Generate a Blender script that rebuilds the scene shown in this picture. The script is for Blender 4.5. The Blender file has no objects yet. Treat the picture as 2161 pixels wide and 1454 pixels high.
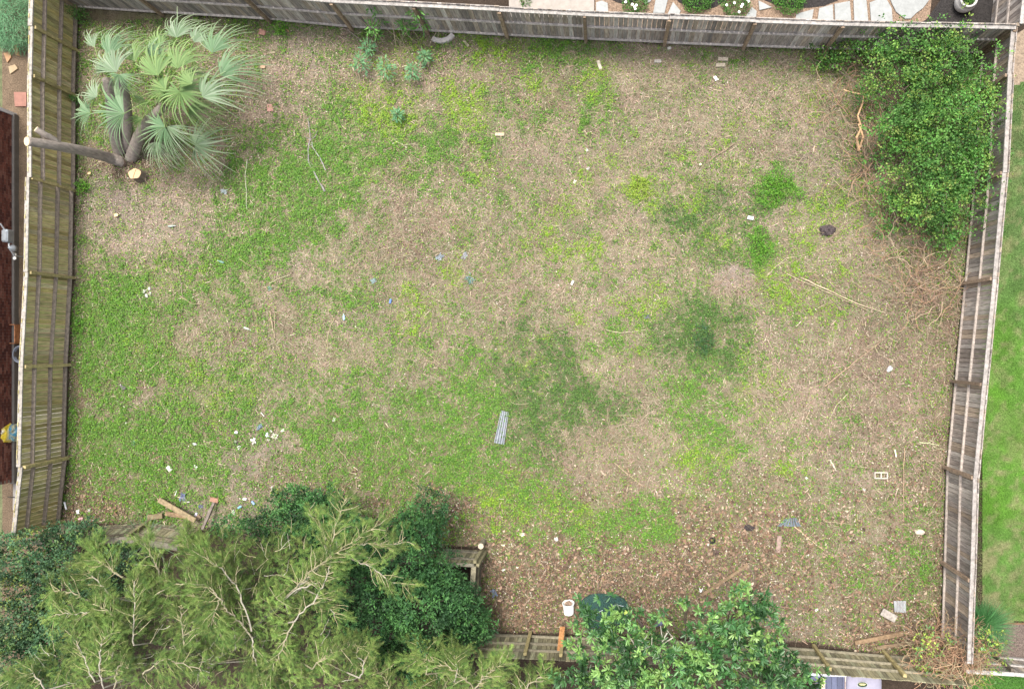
import bpy, math, random
import numpy as np
from mathutils import Vector

# ------------------------------------------------------------------ camera
H = 21.0; FPX = 1440.0; TILT = math.radians(3.5); PU = 1187.0; PV = 727.0
sc = bpy.context.scene
cam = bpy.data.cameras.new('camera'); camo = bpy.data.objects.new('camera', cam)
sc.collection.objects.link(camo); sc.camera = camo
cam.sensor_fit = 'HORIZONTAL'; cam.sensor_width = 36.0
cam.lens = FPX / 2161.0 * 36.0
cam.shift_x = -(PU - 1080.5) / 2161.0
cam.clip_start = 0.1; cam.clip_end = 2000
camo.location = (0, 0, H); camo.rotation_euler = (0, TILT, 0)

# ------------------------------------------------------------------ light
SUN_EL = math.radians(70); SUN_AZ = math.radians(-20)     # azimuth from +Y towards +X
world = bpy.data.worlds.new('World'); sc.world = world; world.use_nodes = True
wn = world.node_tree.nodes; bg = wn['Background']
sky = wn.new('ShaderNodeTexSky'); sky.sky_type = 'NISHITA'; sky.sun_disc = False
sky.sun_elevation = SUN_EL; sky.sun_rotation = SUN_AZ
sky.air_density = 1.0; sky.dust_density = 4.0; sky.ozone_density = 1.0
hs = wn.new('ShaderNodeHueSaturation'); hs.inputs['Saturation'].default_value = .35   # thin cloud: a paler sky
world.node_tree.links.new(sky.outputs[0], hs.inputs['Color']); world.node_tree.links.new(hs.outputs[0], bg.inputs[0]); bg.inputs[1].default_value = 0.128
sun = bpy.data.lights.new('sun', 'SUN'); sun.energy = 1.7; sun.angle = math.radians(22); sun.color = (1, .93, .83)
suno = bpy.data.objects.new('sun', sun); sc.collection.objects.link(suno)
sd = Vector((math.sin(SUN_AZ) * math.cos(SUN_EL), math.cos(SUN_AZ) * math.cos(SUN_EL), math.sin(SUN_EL)))
suno.rotation_euler = sd.to_track_quat('Z', 'Y').to_euler(); suno.location = sd * 60
sc.view_settings.view_transform = 'Standard'; sc.view_settings.look = 'None'
sc.view_settings.gamma = 1; sc.view_settings.use_curve_mapping = False
sc.view_settings.exposure = 1.4

R = random.Random(7); rng = np.random.default_rng(11)
PI = math.pi

# ------------------------------------------------------------------ survey: photo point at a height -> place on the site
ct, st = math.cos(TILT), math.sin(TILT)
def P(u, v, z=0.0):
    xc = (u - PU) / FPX; yc = -(v - PV) / FPX
    d = (ct * xc - st, yc, -st * xc - ct)
    t = (H - z) / -d[2]
    return Vector((d[0] * t, d[1] * t, z))
def UV(x, y, z=0.0):
    # inverse of P, works on arrays
    zz = z - H
    xc = ct * x - st * zz; dep = -(st * x + ct * zz)
    return PU + FPX * xc / dep, PV - FPX * y / dep

# ------------------------------------------------------------------ objects
def wloc(o):
    l = Vector((0, 0, 0))
    while o is not None:
        l = l + o.location; o = o.parent
    return l
def setp(o, label=None, cat=None, group=None, kind=None):
    if label: o['label'] = label
    if cat: o['category'] = cat
    if group: o['group'] = group
    if kind: o['kind'] = kind
    return o
def empty(name, loc, label, cat, group=None):
    o = bpy.data.objects.new(name, None); sc.collection.objects.link(o)
    o.location = loc; o.empty_display_size = .2
    return setp(o, label, cat, group)
def link_mesh(name, me, mat, parent, origin):
    me.materials.append(mat)
    o = bpy.data.objects.new(name, me); sc.collection.objects.link(o)
    if parent is not None: o.parent = parent
    else: o.location = origin
    return o
def npmesh(name, V, F, C, mat, parent=None, smooth=False):
    """V Nx3, F list of face arrays (all quads or tris), C Nx3 vertex colours"""
    V = np.asarray(V, dtype=np.float64); C = np.asarray(C, dtype=np.float32)
    if parent is not None: org = np.array(wloc(parent))
    else: org = np.array([V[:, 0].mean(), V[:, 1].mean(), V[:, 2].min()])
    me = bpy.data.meshes.new(name)
    F = np.asarray(F, dtype=np.int32); k = F.shape[1]; n = len(F)
    me.vertices.add(len(V)); me.vertices.foreach_set('co', (V - org).astype(np.float32).ravel())
    me.loops.add(n * k); me.loops.foreach_set('vertex_index', F.ravel())
    me.polygons.add(n)
    me.polygons.foreach_set('loop_start', np.arange(0, n * k, k, dtype=np.int32))
    if smooth: me.polygons.foreach_set('use_smooth', np.ones(n, dtype=bool))
    a = me.color_attributes.new('Col', 'FLOAT_COLOR', 'POINT')
    a.data.foreach_set('color', np.concatenate([C, np.ones((len(C), 1), np.float32)], 1).ravel())
    me.update(calc_edges=True)
    return link_mesh(name, me, mat, parent, Vector(org))

class MB:
    def __init__(s): s.v = []; s.f = []; s.c = []
    def add(s, vs, fs, col):
        b = len(s.v); s.v += [tuple(p) for p in vs]; s.f += [tuple(i + b for i in f) for f in fs]
        s.c += [tuple(col)] * len(vs); return s
    def box(s, c, ax, ay, az, col, jit=0.0):
        """centre + three half-axis vectors"""
        c = Vector(c); vs = []
        for k in (-1, 1):
            for j in (-1, 1):
                for i in (-1, 1):
                    p = c + Vector(ax) * i + Vector(ay) * j + Vector(az) * k
                    if jit: p += Vector((R.uniform(-jit, jit), R.uniform(-jit, jit), R.uniform(-jit, jit)))
                    vs.append(p)
        return s.add(vs, [(0, 2, 3, 1), (4, 5, 7, 6), (0, 1, 5, 4), (2, 6, 7, 3), (0, 4, 6, 2), (1, 3, 7, 5)], col)
    def bevbox(s, c, sx, sy, sz, rot, col, b=.01, jit=0.0):
        """bevelled box via rounded slices, rot about Z"""
        prof = [(-sz, -b), (-sz + b, 0), (sz - b, 0), (sz, -b)]
        ca, sa = math.cos(rot), math.sin(rot); vs = []; fs = []
        for (z, e) in prof:
            X, Y = sx + e, sy + e
            for (x, y) in ((-X + b, -Y), (X - b, -Y), (X, -Y + b), (X, Y - b), (X - b, Y), (-X + b, Y), (-X, Y - b), (-X, -Y + b)):
                x += R.uniform(-jit, jit); y += R.uniform(-jit, jit)
                vs.append((c[0] + x * ca - y * sa, c[1] + x * sa + y * ca, c[2] + z + R.uniform(-jit, jit)))
        for k in range(3):
            for i in range(8):
                j = (i + 1) % 8; fs.append((k * 8 + i, k * 8 + j, (k + 1) * 8 + j, (k + 1) * 8 + i))
        fs.append(tuple(range(7, -1, -1))); fs.append(tuple(range(24, 32)))
        return s.add(vs, fs, col)
    def tube(s, pts, rad, col, n=6, cap=True, wob=0.0):
        pts = [Vector(p) for p in pts]; vs = []; fs = []
        if not isinstance(rad, (list, tuple)): rad = [rad] * len(pts)
        up = Vector((0, 0, 1)); prev = None
        for i, p in enumerate(pts):
            t = (pts[min(i + 1, len(pts) - 1)] - pts[max(i - 1, 0)]).normalized()
            if prev is None:
                a = t.cross(up) if abs(t.dot(up)) < .95 else t.cross(Vector((1, 0, 0)))
            else: a = prev - t * prev.dot(t)
            a.normalize(); prev = a; b = t.cross(a)
            for k in range(n):
                an = 2 * PI * k / n; r = rad[i] * (1 + R.uniform(-wob, wob))
                vs.append(p + (a * math.cos(an) + b * math.sin(an)) * r)
        for i in range(len(pts) - 1):
            for k in range(n):
                l = (k + 1) % n
                fs.append((i * n + k, i * n + l, (i + 1) * n + l, (i + 1) * n + k))
        if cap: fs.append(tuple(range(n - 1, -1, -1))); fs.append(tuple(range((len(pts) - 1) * n, len(pts) * n)))
        return s.add(vs, fs, col)
    def lathe(s, c, prof, col, n=16, axis=(0, 0, 1), cap=True):
        """prof list of (r, t) along axis"""
        ax = Vector(axis).normalized(); a = ax.orthogonal().normalized(); b = ax.cross(a); c = Vector(c)
        vs = []; fs = []
        for (r, t) in prof:
            for k in range(n):
                an = 2 * PI * k / n; vs.append(c + ax * t + (a * math.cos(an) + b * math.sin(an)) * r)
        for i in range(len(prof) - 1):
            for k in range(n):
                l = (k + 1) % n; fs.append((i * n + k, i * n + l, (i + 1) * n + l, (i + 1) * n + k))
        if cap: fs.append(tuple(range(n - 1, -1, -1))); fs.append(tuple(range((len(prof) - 1) * n, len(prof) * n)))
        return s.add(vs, fs, col)
    def poly(s, pts, th, col):
        """flat slab from outline (world xy, top z) with thickness"""
        n = len(pts); vs = [Vector(p) for p in pts] + [Vector(p) - Vector((0, 0, th)) for p in pts]
        fs = [tuple(range(n)), tuple(range(2 * n - 1, n - 1, -1))]
        fs += [(i, i + n, (i + 1) % n + n, (i + 1) % n) for i in range(n)]
        return s.add(vs, fs, col)
    def build(s, name, mat, parent=None, smooth=False, sharp=None):
        org = wloc(parent) if parent is not None else Vector((sum(p[0] for p in s.v) / len(s.v), sum(p[1] for p in s.v) / len(s.v), min(p[2] for p in s.v)))
        me = bpy.data.meshes.new(name)
        me.from_pydata([(p[0] - org[0], p[1] - org[1], p[2] - org[2]) for p in s.v], [], s.f)
        a = me.color_attributes.new('Col', 'FLOAT_COLOR', 'POINT')
        a.data.foreach_set('color', np.array([(c[0], c[1], c[2], 1) for c in s.c], np.float32).ravel())
        if smooth: me.polygons.foreach_set('use_smooth', [True] * len(me.polygons))
        me.update()
        return link_mesh(name, me, mat, parent, org)

# ------------------------------------------------------------------ materials
def mat(name, rough=.85, ns=(9, 9, 9), amt=.3, bump=.2, trans=0.0, metal=0.0, fine=True, spec=.3, alpha=1.0, bdist=.01):
    m = bpy.data.materials.new(name); m.use_nodes = True; nt = m.node_tree; N = nt.nodes; L = nt.links
    b = N['Principled BSDF']; b.inputs['Roughness'].default_value = rough; b.inputs['Metallic'].default_value = metal
    b.inputs['Specular IOR Level'].default_value = spec
    at = N.new('ShaderNodeAttribute'); at.attribute_name = 'Col'
    out = at.outputs['Color']
    if amt > 0:
        g = N.new('ShaderNodeNewGeometry'); mp = N.new('ShaderNodeVectorMath'); mp.operation = 'MULTIPLY'
        mp.inputs[1].default_value = ns; L.new(g.outputs['Position'], mp.inputs[0])
        no = N.new('ShaderNodeTexNoise'); no.inputs['Detail'].default_value = 6 if fine else 3
        no.inputs['Roughness'].default_value = .65; no.inputs['Scale'].default_value = 1
        L.new(mp.outputs[0], no.inputs['Vector'])
        mr = N.new('ShaderNodeMapRange'); mr.inputs[1].default_value = .3; mr.inputs[2].default_value = .7
        mr.inputs[3].default_value = 1 - amt; mr.inputs[4].default_value = 1 + amt
        L.new(no.outputs['Fac'], mr.inputs[0])
        mu = N.new('ShaderNodeVectorMath'); mu.operation = 'SCALE'
        L.new(out, mu.inputs[0]); L.new(mr.outputs[0], mu.inputs['Scale']); out = mu.outputs[0]
        if bump > 0:
            bp = N.new('ShaderNodeBump'); bp.inputs['Strength'].default_value = bump; bp.inputs['Distance'].default_value = bdist
            L.new(no.outputs['Fac'], bp.inputs['Height']); L.new(bp.outputs[0], b.inputs['Normal'])
    L.new(out, b.inputs['Base Color'])
    if trans > 0:
        t = N.new('ShaderNodeBsdfTranslucent'); L.new(out, t.inputs['Color'])
        mx = N.new('ShaderNodeMixShader'); mx.inputs[0].default_value = trans
        L.new(b.outputs[0], mx.inputs[1]); L.new(t.outputs[0], mx.inputs[2])
        L.new(mx.outputs[0], N['Material Output'].inputs['Surface'])
    if alpha < 1: b.inputs['Alpha'].default_value = alpha
    return m
M_leaf = mat('leaf', .6, amt=0, trans=.25, spec=.35)
M_gloss = mat('waxy_leaf', .38, amt=0, trans=.15, spec=.5)
M_grass = mat('grass_blade', .75, amt=0, trans=.2, spec=.2)
M_dry = mat('dry_stem', .9, amt=0, spec=.1)
M_litter = mat('dead_leaf', .8, amt=0, trans=.1, spec=.2)
M_bark = mat('bark', .9, (14, 14, 5), .35, .5, bdist=.02)
M_picket = mat('weathered_board', .88, (26, 26, 3), .5, .3)
M_rail = mat('weathered_rail', .85, (11, 11, 11), .42, .3)
M_stone = mat('stone', .85, (7, 7, 7), .15, .3)
M_brick = mat('old_brick', .9, (20, 20, 20), .3, .3)
M_cut = mat('cut_wood', .8, (30, 30, 30), .18, .2)
M_plast = mat('plastic', .4, (12, 12, 12), .12, .1)
M_metal = mat('sheet_metal', .45, (5, 5, 5), .2, .1, metal=.4)
M_cloth = mat('cloth_cover', .8, (3, 3, 3), .12, .2)
M_film = mat('plastic_film', .4, (20, 20, 20), .3, .3, alpha=.6)
M_net = mat('mesh_netting', .8, (30, 30, 30), .3, .2, alpha=.72)
M_soil = mat('soil', .95, (12, 12, 12), .4, .8, bdist=.03)
M_mulch = mat('mulch', .95, (25, 25, 25), .6, .9, bdist=.03)

def ground_mat():
    m = mat('yard_ground', .95, (26, 26, 26), .45, .9, bdist=.03, spec=.1)
    return m
M_ground = ground_mat()

# ------------------------------------------------------------------ noise
TAB = rng.random((256, 256))
def vn(x, y, s, seed=0):
    x = x * s + seed * 17.3; y = y * s + seed * 31.7
    xi = np.floor(x).astype(int); yi = np.floor(y).astype(int); fx = x - xi; fy = y - yi
    fx = fx * fx * (3 - 2 * fx); fy = fy * fy * (3 - 2 * fy)
    a = TAB[xi & 255, yi & 255]; b = TAB[(xi + 1) & 255, yi & 255]; c = TAB[xi & 255, (yi + 1) & 255]; d = TAB[(xi + 1) & 255, (yi + 1) & 255]
    return (a * (1 - fx) + b * fx) * (1 - fy) + (c * (1 - fx) + d * fx) * fy
def fbm(x, y, s, seed=0, o=4):
    r = 0; am = .5; t = 0
    for k in range(o):
        r = r + am * vn(x, y, s * 2 ** k, seed + k); t += am; am *= .6
    return r / t
def inpoly(x, y, poly):
    ins = np.zeros(x.shape, bool); n = len(poly)
    for i in range(n):
        x0, y0 = poly[i][0], poly[i][1]; x1, y1 = poly[(i + 1) % n][0], poly[(i + 1) % n][1]
        if y0 == y1: continue
        c = ((y0 > y) != (y1 > y)) & (x < (x1 - x0) * (y - y0) / (y1 - y0) + x0)
        ins ^= c
    return ins

# ------------------------------------------------------------------ what grows where (surveyed patches of the yard)
TYPES = 'gydsbel'
PATCH = [  # centre, half sizes (survey px), kind, strength
 (600,330,90,80,'g',1.3),(700,400,110,80,'g',1.0),(545,480,90,70,'g',1.8),(650,490,60,50,'g',1.3),(590,420,90,60,'g',1.3),(720,290,60,50,'g',.8),
 (240,640,80,50,'g',3.2),(235,740,80,70,'g',3.4),(295,700,50,70,'g',1.8),(300,720,40,40,'y',1),(250,690,60,60,'g',1.5),(390,560,60,50,'y',.5),(470,560,90,70,'g',.9),(430,640,90,60,'g',.7),(420,780,120,50,'g',.8),
 (450,790,100,60,'y',.5),(200,900,60,40,'g',1.8),(270,930,110,60,'g',1.6),(330,1010,120,60,'g',1.6),(300,1075,60,30,'g',1.8),(470,970,90,60,'g',1.1),(430,900,90,50,'g',.8),
 (700,650,60,60,'g',.6),(700,880,110,70,'g',1.1),(820,920,120,60,'g',1.0),(960,870,90,60,'g',1.4),(1000,930,80,60,'g',1.6),(900,990,110,60,'g',1.0),(1020,1010,80,50,'g',1.6),(640,900,60,50,'g',1),(750,1010,100,50,'g',.7),
 (1080,1070,65,65,'y',2.6),(1100,1090,60,60,'g',2.4),(1290,1100,100,45,'g',3.6),(1240,1090,60,35,'y',2.4),(1350,1105,60,35,'g',2.4),(1120,1020,60,60,'g',1),
 (1130,770,70,80,'d',2),(1190,860,100,60,'d',1.8),(1280,845,60,35,'d',1.8),(1100,860,60,60,'d',1.1),(1160,950,50,60,'d',1.2),(1090,740,60,50,'d',1),(1000,790,100,60,'g',.5),
 (1470,715,80,50,'d',2.2),(1490,670,40,40,'d',1.5),(1540,760,50,40,'g',1.6),(1500,780,60,30,'d',1.4),
 (1420,425,90,35,'d',.9),(1520,430,90,50,'d',.8),(1560,500,70,60,'d',.6),(1450,480,60,40,'d',.5),(1620,460,40,60,'d',.5),
 (1640,395,45,38,'g',3),(1603,515,28,38,'g',3),(1350,398,45,26,'y',3),(1380,410,40,20,'y',2),(1480,400,30,40,'y',.9),(1210,435,40,25,'y',1.6),
 (1225,545,50,25,'y',1.5),(1160,510,40,40,'y',1),(1350,640,50,28,'y',1.8),(1330,700,50,30,'g',.9),(870,625,35,16,'y',2),(905,655,40,22,'y',2),(870,685,30,18,'y',1.6),(980,205,40,30,'y',2.2),(975,245,30,40,'y',1.5),
 (800,220,60,40,'y',.9),(795,265,40,20,'y',1.2),(560,115,40,30,'g',.7),(850,120,60,30,'y',.9),(690,200,40,60,'g',.9),(740,330,90,40,'g',1),(850,310,90,40,'g',1.3),(930,330,90,50,'g',.9),(820,350,50,20,'y',.9),
 (1050,90,50,20,'y',1.6),(1190,105,90,28,'g',1.8),(1130,150,40,40,'y',.5),(1265,165,34,40,'y',1.8),(1280,200,35,25,'g',1.3),(1240,250,50,70,'g',.9),(1100,250,60,40,'g',.9),(1260,350,40,30,'y',1.5),(1350,280,30,30,'y',.9),(1420,330,50,30,'g',.9),
 (1480,840,70,40,'g',1.4),(1430,880,50,40,'g',1.2),(1490,960,60,50,'g',1.6),(1460,980,40,50,'y',1.6),(1540,910,60,50,'g',.9),(1640,900,60,50,'g',.6),
 (1660,600,60,60,'y',1.3),(1700,640,60,50,'y',.9),(1730,520,60,50,'y',1.1),(1690,560,40,30,'y',.8),(1790,430,50,60,'y',.8),(1760,110,60,40,'g',1.3),(1700,490,30,60,'y',.6),(1760,1080,120,60,'g',.5),(1960,1150,70,90,'g',.9),(1820,1240,100,50,'g',1.1),(1950,1230,40,60,'g',1),(1700,1150,60,60,'g',.6),
 (1560,620,60,40,'s',1.2),(1300,270,200,140,'s',1.3),(1480,220,170,130,'s',1.5),(1570,330,130,90,'s',1.2),(1680,230,80,120,'s',1.4),(1200,450,150,70,'s',1.2),(1130,630,110,90,'s',1.9),(1300,560,110,70,'s',1.3),(1250,610,80,60,'s',1.2),
 (1330,770,70,80,'s',1.2),(1365,880,40,120,'s',1.8),(1270,930,100,55,'s',2.2),(1250,990,80,60,'s',1.2),(1620,820,90,90,'s',1.8),(1720,740,130,80,'s',.9),(1800,700,200,120,'b',.7),(1900,700,100,200,'b',.8),(1850,1000,180,220,'b',.7),(1760,1160,200,120,'b',.7),(1700,320,120,120,'b',.6),(1600,1050,200,80,'b',.5),(980,600,120,80,'b',.5),(860,480,90,60,'b',.7),(1260,950,110,70,'b',.8),(1120,170,90,70,'b',.7),(600,1000,60,60,'b',.5),(265,350,80,25,'b',3),(540,150,90,60,'l',1),(830,470,110,60,'s',1.4),(790,550,130,50,'s',1.3),(980,620,100,60,'s',1.1),(880,400,50,60,'s',1.3),(820,380,30,60,'e',1.5),(840,480,40,40,'e',1),
 (1840,600,120,90,'s',1.3),(1860,760,130,80,'b',1.3),(1900,960,110,150,'s',1.3),(1880,880,100,140,'b',.9),(1800,1050,150,90,'s',1.2),(1850,1180,140,80,'s',1),(960,730,120,50,'s',1),(1030,760,60,40,'e',.6),(930,800,80,30,'s',.6),
 (1280,1235,320,85,'b',3.6),(1120,1250,120,110,'b',3.4),(1500,1120,170,60,'b',1.8),(1560,1200,170,70,'b',1.6),(1900,1270,110,90,'b',1.5),(2000,900,25,400,'b',1.5),(1960,640,70,90,'b',1.5),(1240,1050,120,30,'b',.7),(1900,1310,90,50,'b',2.4),(1960,1330,50,80,'b',2.2),(1700,1300,120,50,'e',1.6),(1780,1330,100,30,'b',1.5),(1600,1250,80,40,'e',1.6),(1000,1100,60,40,'b',2),(880,1070,90,30,'b',1.6),
 (180,1040,50,50,'b',1.6),(200,1080,60,30,'b',1.6),(460,1075,90,40,'e',1.8),(540,960,60,60,'e',1.6),(530,1020,50,40,'e',1.2),(590,930,40,30,'l',1.6),(250,820,60,30,'b',1.3),(150,700,14,500,'b',1.6),(160,760,14,80,'b',2),
 (450,400,110,80,'l',1.6),(280,470,120,60,'e',1.6),(250,530,110,60,'l',1.2),(220,410,70,30,'e',2.2),(330,400,90,50,'l',1.2),(330,530,80,60,'l',.9),(600,230,70,90,'l',2),(560,180,60,60,'l',2),(610,110,70,40,'e',1.1),(620,130,90,50,'l',1),(230,60,80,30,'b',1.3),
 (440,220,70,70,'l',1.1),(300,330,60,30,'l',1),(340,345,40,25,'b',1.3),(500,290,70,40,'l',1.4),(850,180,120,50,'l',1.3),(900,130,120,40,'l',1),(750,120,60,40,'l',.9),(940,170,60,60,'b',.8),(1120,170,60,60,'b',.9),(1020,170,60,40,'l',.6),
 (1400,100,50,20,'l',2.2),(1340,130,60,30,'s',1),(1700,330,70,60,'e',1.7),(1700,400,60,60,'e',1.2),(1560,300,60,40,'s',1),(1545,580,38,22,'e',3),(1310,660,60,16,'e',1.4),(1660,480,60,60,'l',1.2),(1760,560,100,60,'l',.7),(1700,700,160,90,'l',.5),(1800,880,150,150,'l',.7),(1560,890,120,80,'l',.6),(1380,300,120,90,'e',.5),(600,760,100,60,'s',.7),(680,700,90,60,'s',.6),(460,700,80,60,'b',.7),(370,690,60,50,'b',.5),(1200,330,90,60,'s',.9),(640,560,90,40,'s',.8),(560,640,100,60,'s',.5),
]
PATCH += [(835,390,22,60,'b',3.2),(850,465,55,28,'b',3.2),(830,520,60,22,'b',2),(1545,578,34,20,'e',5),(1560,605,50,18,'b',2.6),(1470,715,60,38,'d',3),(1490,668,26,30,'d',3),(1530,765,40,26,'d',2.2),(1190,860,80,40,'d',1.4),(1290,1105,80,34,'g',2.5),(1300,1240,200,50,'b',2),(265,350,60,22,'b',2),(460,640,110,70,'s',1.1),(560,710,110,70,'b',.7),(600,640,70,50,'s',.9),(480,740,60,50,'e',.7),(380,830,70,30,'s',.7),(620,850,70,50,'s',.8),(790,860,60,40,'s',.7),(820,990,70,40,'b',.6),(1800,520,60,40,'l',1),(1900,820,90,80,'l',1),(1700,860,70,60,'l',1),(1780,980,60,50,'e',1),(1560,220,70,30,'l',.8),(560,340,70,60,'g',.9)]
_pr = random.Random(5)
for _k in range(46): PATCH.append((_pr.uniform(940, 1800), _pr.uniform(110, 1000), _pr.uniform(12, 30), _pr.uniform(12, 26), 'y' if _k % 3 else 'g', _pr.uniform(1.0, 2.2)))
for _k in range(60): PATCH.append((_pr.uniform(200, 1980), _pr.uniform(60, 1080), _pr.uniform(14, 40), _pr.uniform(12, 30), 'belsb'[_k % 5], _pr.uniform(.9, 2.0)))
def cover(x, y):
    u, v = UV(x, y, 0.0)
    wu = u + (fbm(x, y, .9, 1) - .5) * 85 + (fbm(x, y, 3.5, 5) - .5) * 60
    wv = v + (fbm(x, y, .9, 9) - .5) * 85 + (fbm(x, y, 3.5, 13) - .5) * 60
    W = {t: np.zeros(x.shape) for t in TYPES}
    r = np.clip((u - 500) / 700, 0, 1)
    W['g'] += .52 - .14 * r; W['s'] += .42 + .28 * r; W['e'] += .22; W['l'] += .14 + .06 * r; W['d'] += .16; W['b'] += .12; W['y'] += .18
    for (cu, cv, ru, rv, t, s) in PATCH:
        q = ((wu - cu) / (ru * 1.15)) ** 2 + ((wv - cv) / (rv * 1.15)) ** 2
        W[t] += s * np.exp(-q * q * .7)
    for i, t in enumerate(TYPES):
        n = .65 * fbm(x, y, 2.2, 20 + i * 5, 5) + .35 * fbm(x, y, 7.5, 140 + i * 7, 3)
        W[t] = (W[t] * np.clip(.12 + 3.0 * (n - .22), .08, 3) ** 1.7) ** 1.0
    tot = sum(W.values())
    return {t: W[t] / tot for t in TYPES}
GCOL = {'g': (.105, .125, .042), 'y': (.14, .165, .05), 'd': (.095, .10, .05), 's': (.235, .18, .135), 'b': (.11, .076, .056), 'e': (.195, .158, .138), 'l': (.225, .168, .137)}

# yard outline on the ground
YL = [(170, 14), (162, 110), (160, 205), (160, 403), (157, 587), (147, 770), (142, 965), (128, 1098)]
YT = [(170, 14), (345, 32), (470, 40), (572, 44), (745, 60), (905, 68), (1072, 77), (1237, 86), (1402, 93), (1568, 100), (1738, 106), (1905, 110), (2070, 114)]
YR = [(2070, 114), (2062, 205), (2052, 395), (2033, 600), (2013, 805), (1996, 985), (1990, 1185), (1984, 1345)]
def W2(l): return [P(u, v) for u, v in l]
yard_poly = [(165, 10)] + YT[1:] + YR[1:] + [(1984, 1400), (1700, 1352), (1010, 1330), (1015, 1150), (930, 1152), (420, 1112), (128, 1098)] + YL[::-1][1:-1]
yard_w = [tuple(P(u, v))[:2] for u, v in yard_poly]

x0, x1, y0, y1 = -19.5, 15, -12, 12
GX = np.arange(x0, x1, .075); GY = np.arange(y0, y1, .075)
gx, gy = np.meshgrid(GX, GY)
def gz(x, y): return .05 * fbm(x, y, .5, 3) + .03 * fbm(x, y, 3, 4) - .04
W = cover(gx.ravel(), gy.ravel())
col = sum(W[t][:, None] * np.array(GCOL[t])[None] for t in TYPES)
nf = (.62 + .76 * fbm(gx.ravel(), gy.ravel(), 5, 77)) * (.8 + .4 * fbm(gx.ravel(), gy.ravel(), .7, 90))
col = col * nf[:, None]
uu, vv = UV(gx.ravel(), gy.ravel())
ins = inpoly(gx.ravel(), gy.ravel(), yard_w)
soil_out = np.array((.045, .033, .025))[None] * nf[:, None]
leftout = (uu < 170); soil_left = np.array((.13, .095, .065))[None] * nf[:, None]
col = np.where(ins[:, None], col, np.where(leftout[:, None], soil_left, soil_out))
Vg = np.stack([gx.ravel(), gy.ravel(), gz(gx.ravel(), gy.ravel())], 1)
nx, ny = len(GX), len(GY)
ii = (np.arange(ny - 1)[:, None] * nx + np.arange(nx - 1)[None]).ravel()
o = npmesh('ground', Vg, np.stack([ii, ii + 1, ii + nx + 1, ii + nx], 1), col, M_ground, smooth=True)
setp(o, kind='structure')
mb = MB()
mb.add([(-400, -400, -.12), (400, -400, -.12), (400, 400, -.12), (-400, 400, -.12)], [(0, 1, 2, 3)], (.11, .12, .06))
setp(mb.build('terrain', M_soil), kind='structure')

# ------------------------------------------------------------------ scatter kit
def rnd(n, a=0., b=1.): return rng.uniform(a, b, n)
def palcol(n, pal, var=.22):
    pal = np.array(pal); i = rng.integers(0, len(pal), n); j = rng.integers(0, len(pal), n); t = rng.random((n, 1)) * .5
    return (pal[i] * (1 - t) + pal[j] * t) * rng.uniform(1 - var, 1 + var, (n, 1))
def norm(a): return a / np.maximum(np.linalg.norm(a, axis=1, keepdims=True), 1e-9)
def leafgeo(pos, d, nrm, L, Wd, col, fold=.15, droop=.12):
    n = len(pos); d = norm(d); s = norm(np.cross(nrm, d)); nn = np.cross(d, s)
    L = np.broadcast_to(L, n)[:, None]; Wd = np.broadcast_to(Wd, n)[:, None]
    V = np.empty((n, 6, 3))
    V[:, 0] = pos; V[:, 5] = pos + d * L - nn * L * droop
    V[:, 1] = pos + d * L * .33 + s * Wd * .5 + nn * Wd * fold; V[:, 2] = pos + d * L * .7 + s * Wd * .42 + nn * (Wd * fold - L * droop * .5)
    V[:, 3] = pos + d * L * .33 - s * Wd * .5 + nn * Wd * fold; V[:, 4] = pos + d * L * .7 - s * Wd * .42 + nn * (Wd * fold - L * droop * .5)
    b = np.arange(n)[:, None] * 6
    F = np.concatenate([b + np.array([[0, 1, 2, 5]]), b + np.array([[0, 5, 4, 3]])], 0)
    return V.reshape(-1, 3), F, np.repeat(col, 6, 0)
def quadgeo(pos, d, nrm, L, Wd, col):
    n = len(pos); d = norm(d); s = norm(np.cross(nrm, d)); nn = np.cross(d, s)
    L = np.broadcast_to(L, n)[:, None]; Wd = np.broadcast_to(Wd, n)[:, None]
    V = np.empty((n, 4, 3)); V[:, 0] = pos - d * L * .5; V[:, 2] = pos + d * L * .5
    V[:, 1] = pos + s * Wd * .5 + nn * Wd * .15 + d * L * .08; V[:, 3] = pos - s * Wd * .5 + nn * Wd * .15 + d * L * .05
    b = np.arange(n)[:, None] * 4
    return V.reshape(-1, 3), b + np.array([[0, 1, 2, 3]]), np.repeat(col, 4, 0)
def ribbon(pos, ang, L, Wd, col, K=3, curve=.8, lift=.05, el=0.0, taper=True, zfun=None):
    """curved flat strips; ang heading, el start elevation"""
    n = len(pos); ang = np.array(np.broadcast_to(ang, n), float); L = np.broadcast_to(L, n); Wd = np.broadcast_to(Wd, n); el = np.array(np.broadcast_to(el, n), float)
    V = np.empty((n, 2 * (K + 1), 3)); p = pos.copy(); cv = rng.normal(0, curve, n) / K; lf = rng.uniform(0, 1, n) * lift
    for k in range(K + 1):
        t = k / K; w = Wd * (1 - .8 * t if taper else 1.0) * .5
        sx = -np.sin(ang) * w; sy = np.cos(ang) * w
        z = p[:, 2] + lf * math.sin(PI * t)
        V[:, 2 * k] = np.stack([p[:, 0] + sx, p[:, 1] + sy, z], 1); V[:, 2 * k + 1] = np.stack([p[:, 0] - sx, p[:, 1] - sy, z + w * .5], 1)
        st_ = L / K; p = p + np.stack([np.cos(ang) * np.cos(el) * st_, np.sin(ang) * np.cos(el) * st_, np.sin(el) * st_], 1)
        ang = ang + cv + rng.normal(0, .12 * curve, n); el = el - .3 * np.maximum(el, 0)
    b = np.arange(n)[:, None] * 2 * (K + 1)
    F = np.concatenate([b + np.array([[2 * k, 2 * k + 1, 2 * k + 3, 2 * k + 2]]) for k in range(K)], 0)
    return V.reshape(-1, 3), F, np.repeat(col, 2 * (K + 1), 0)
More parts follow.
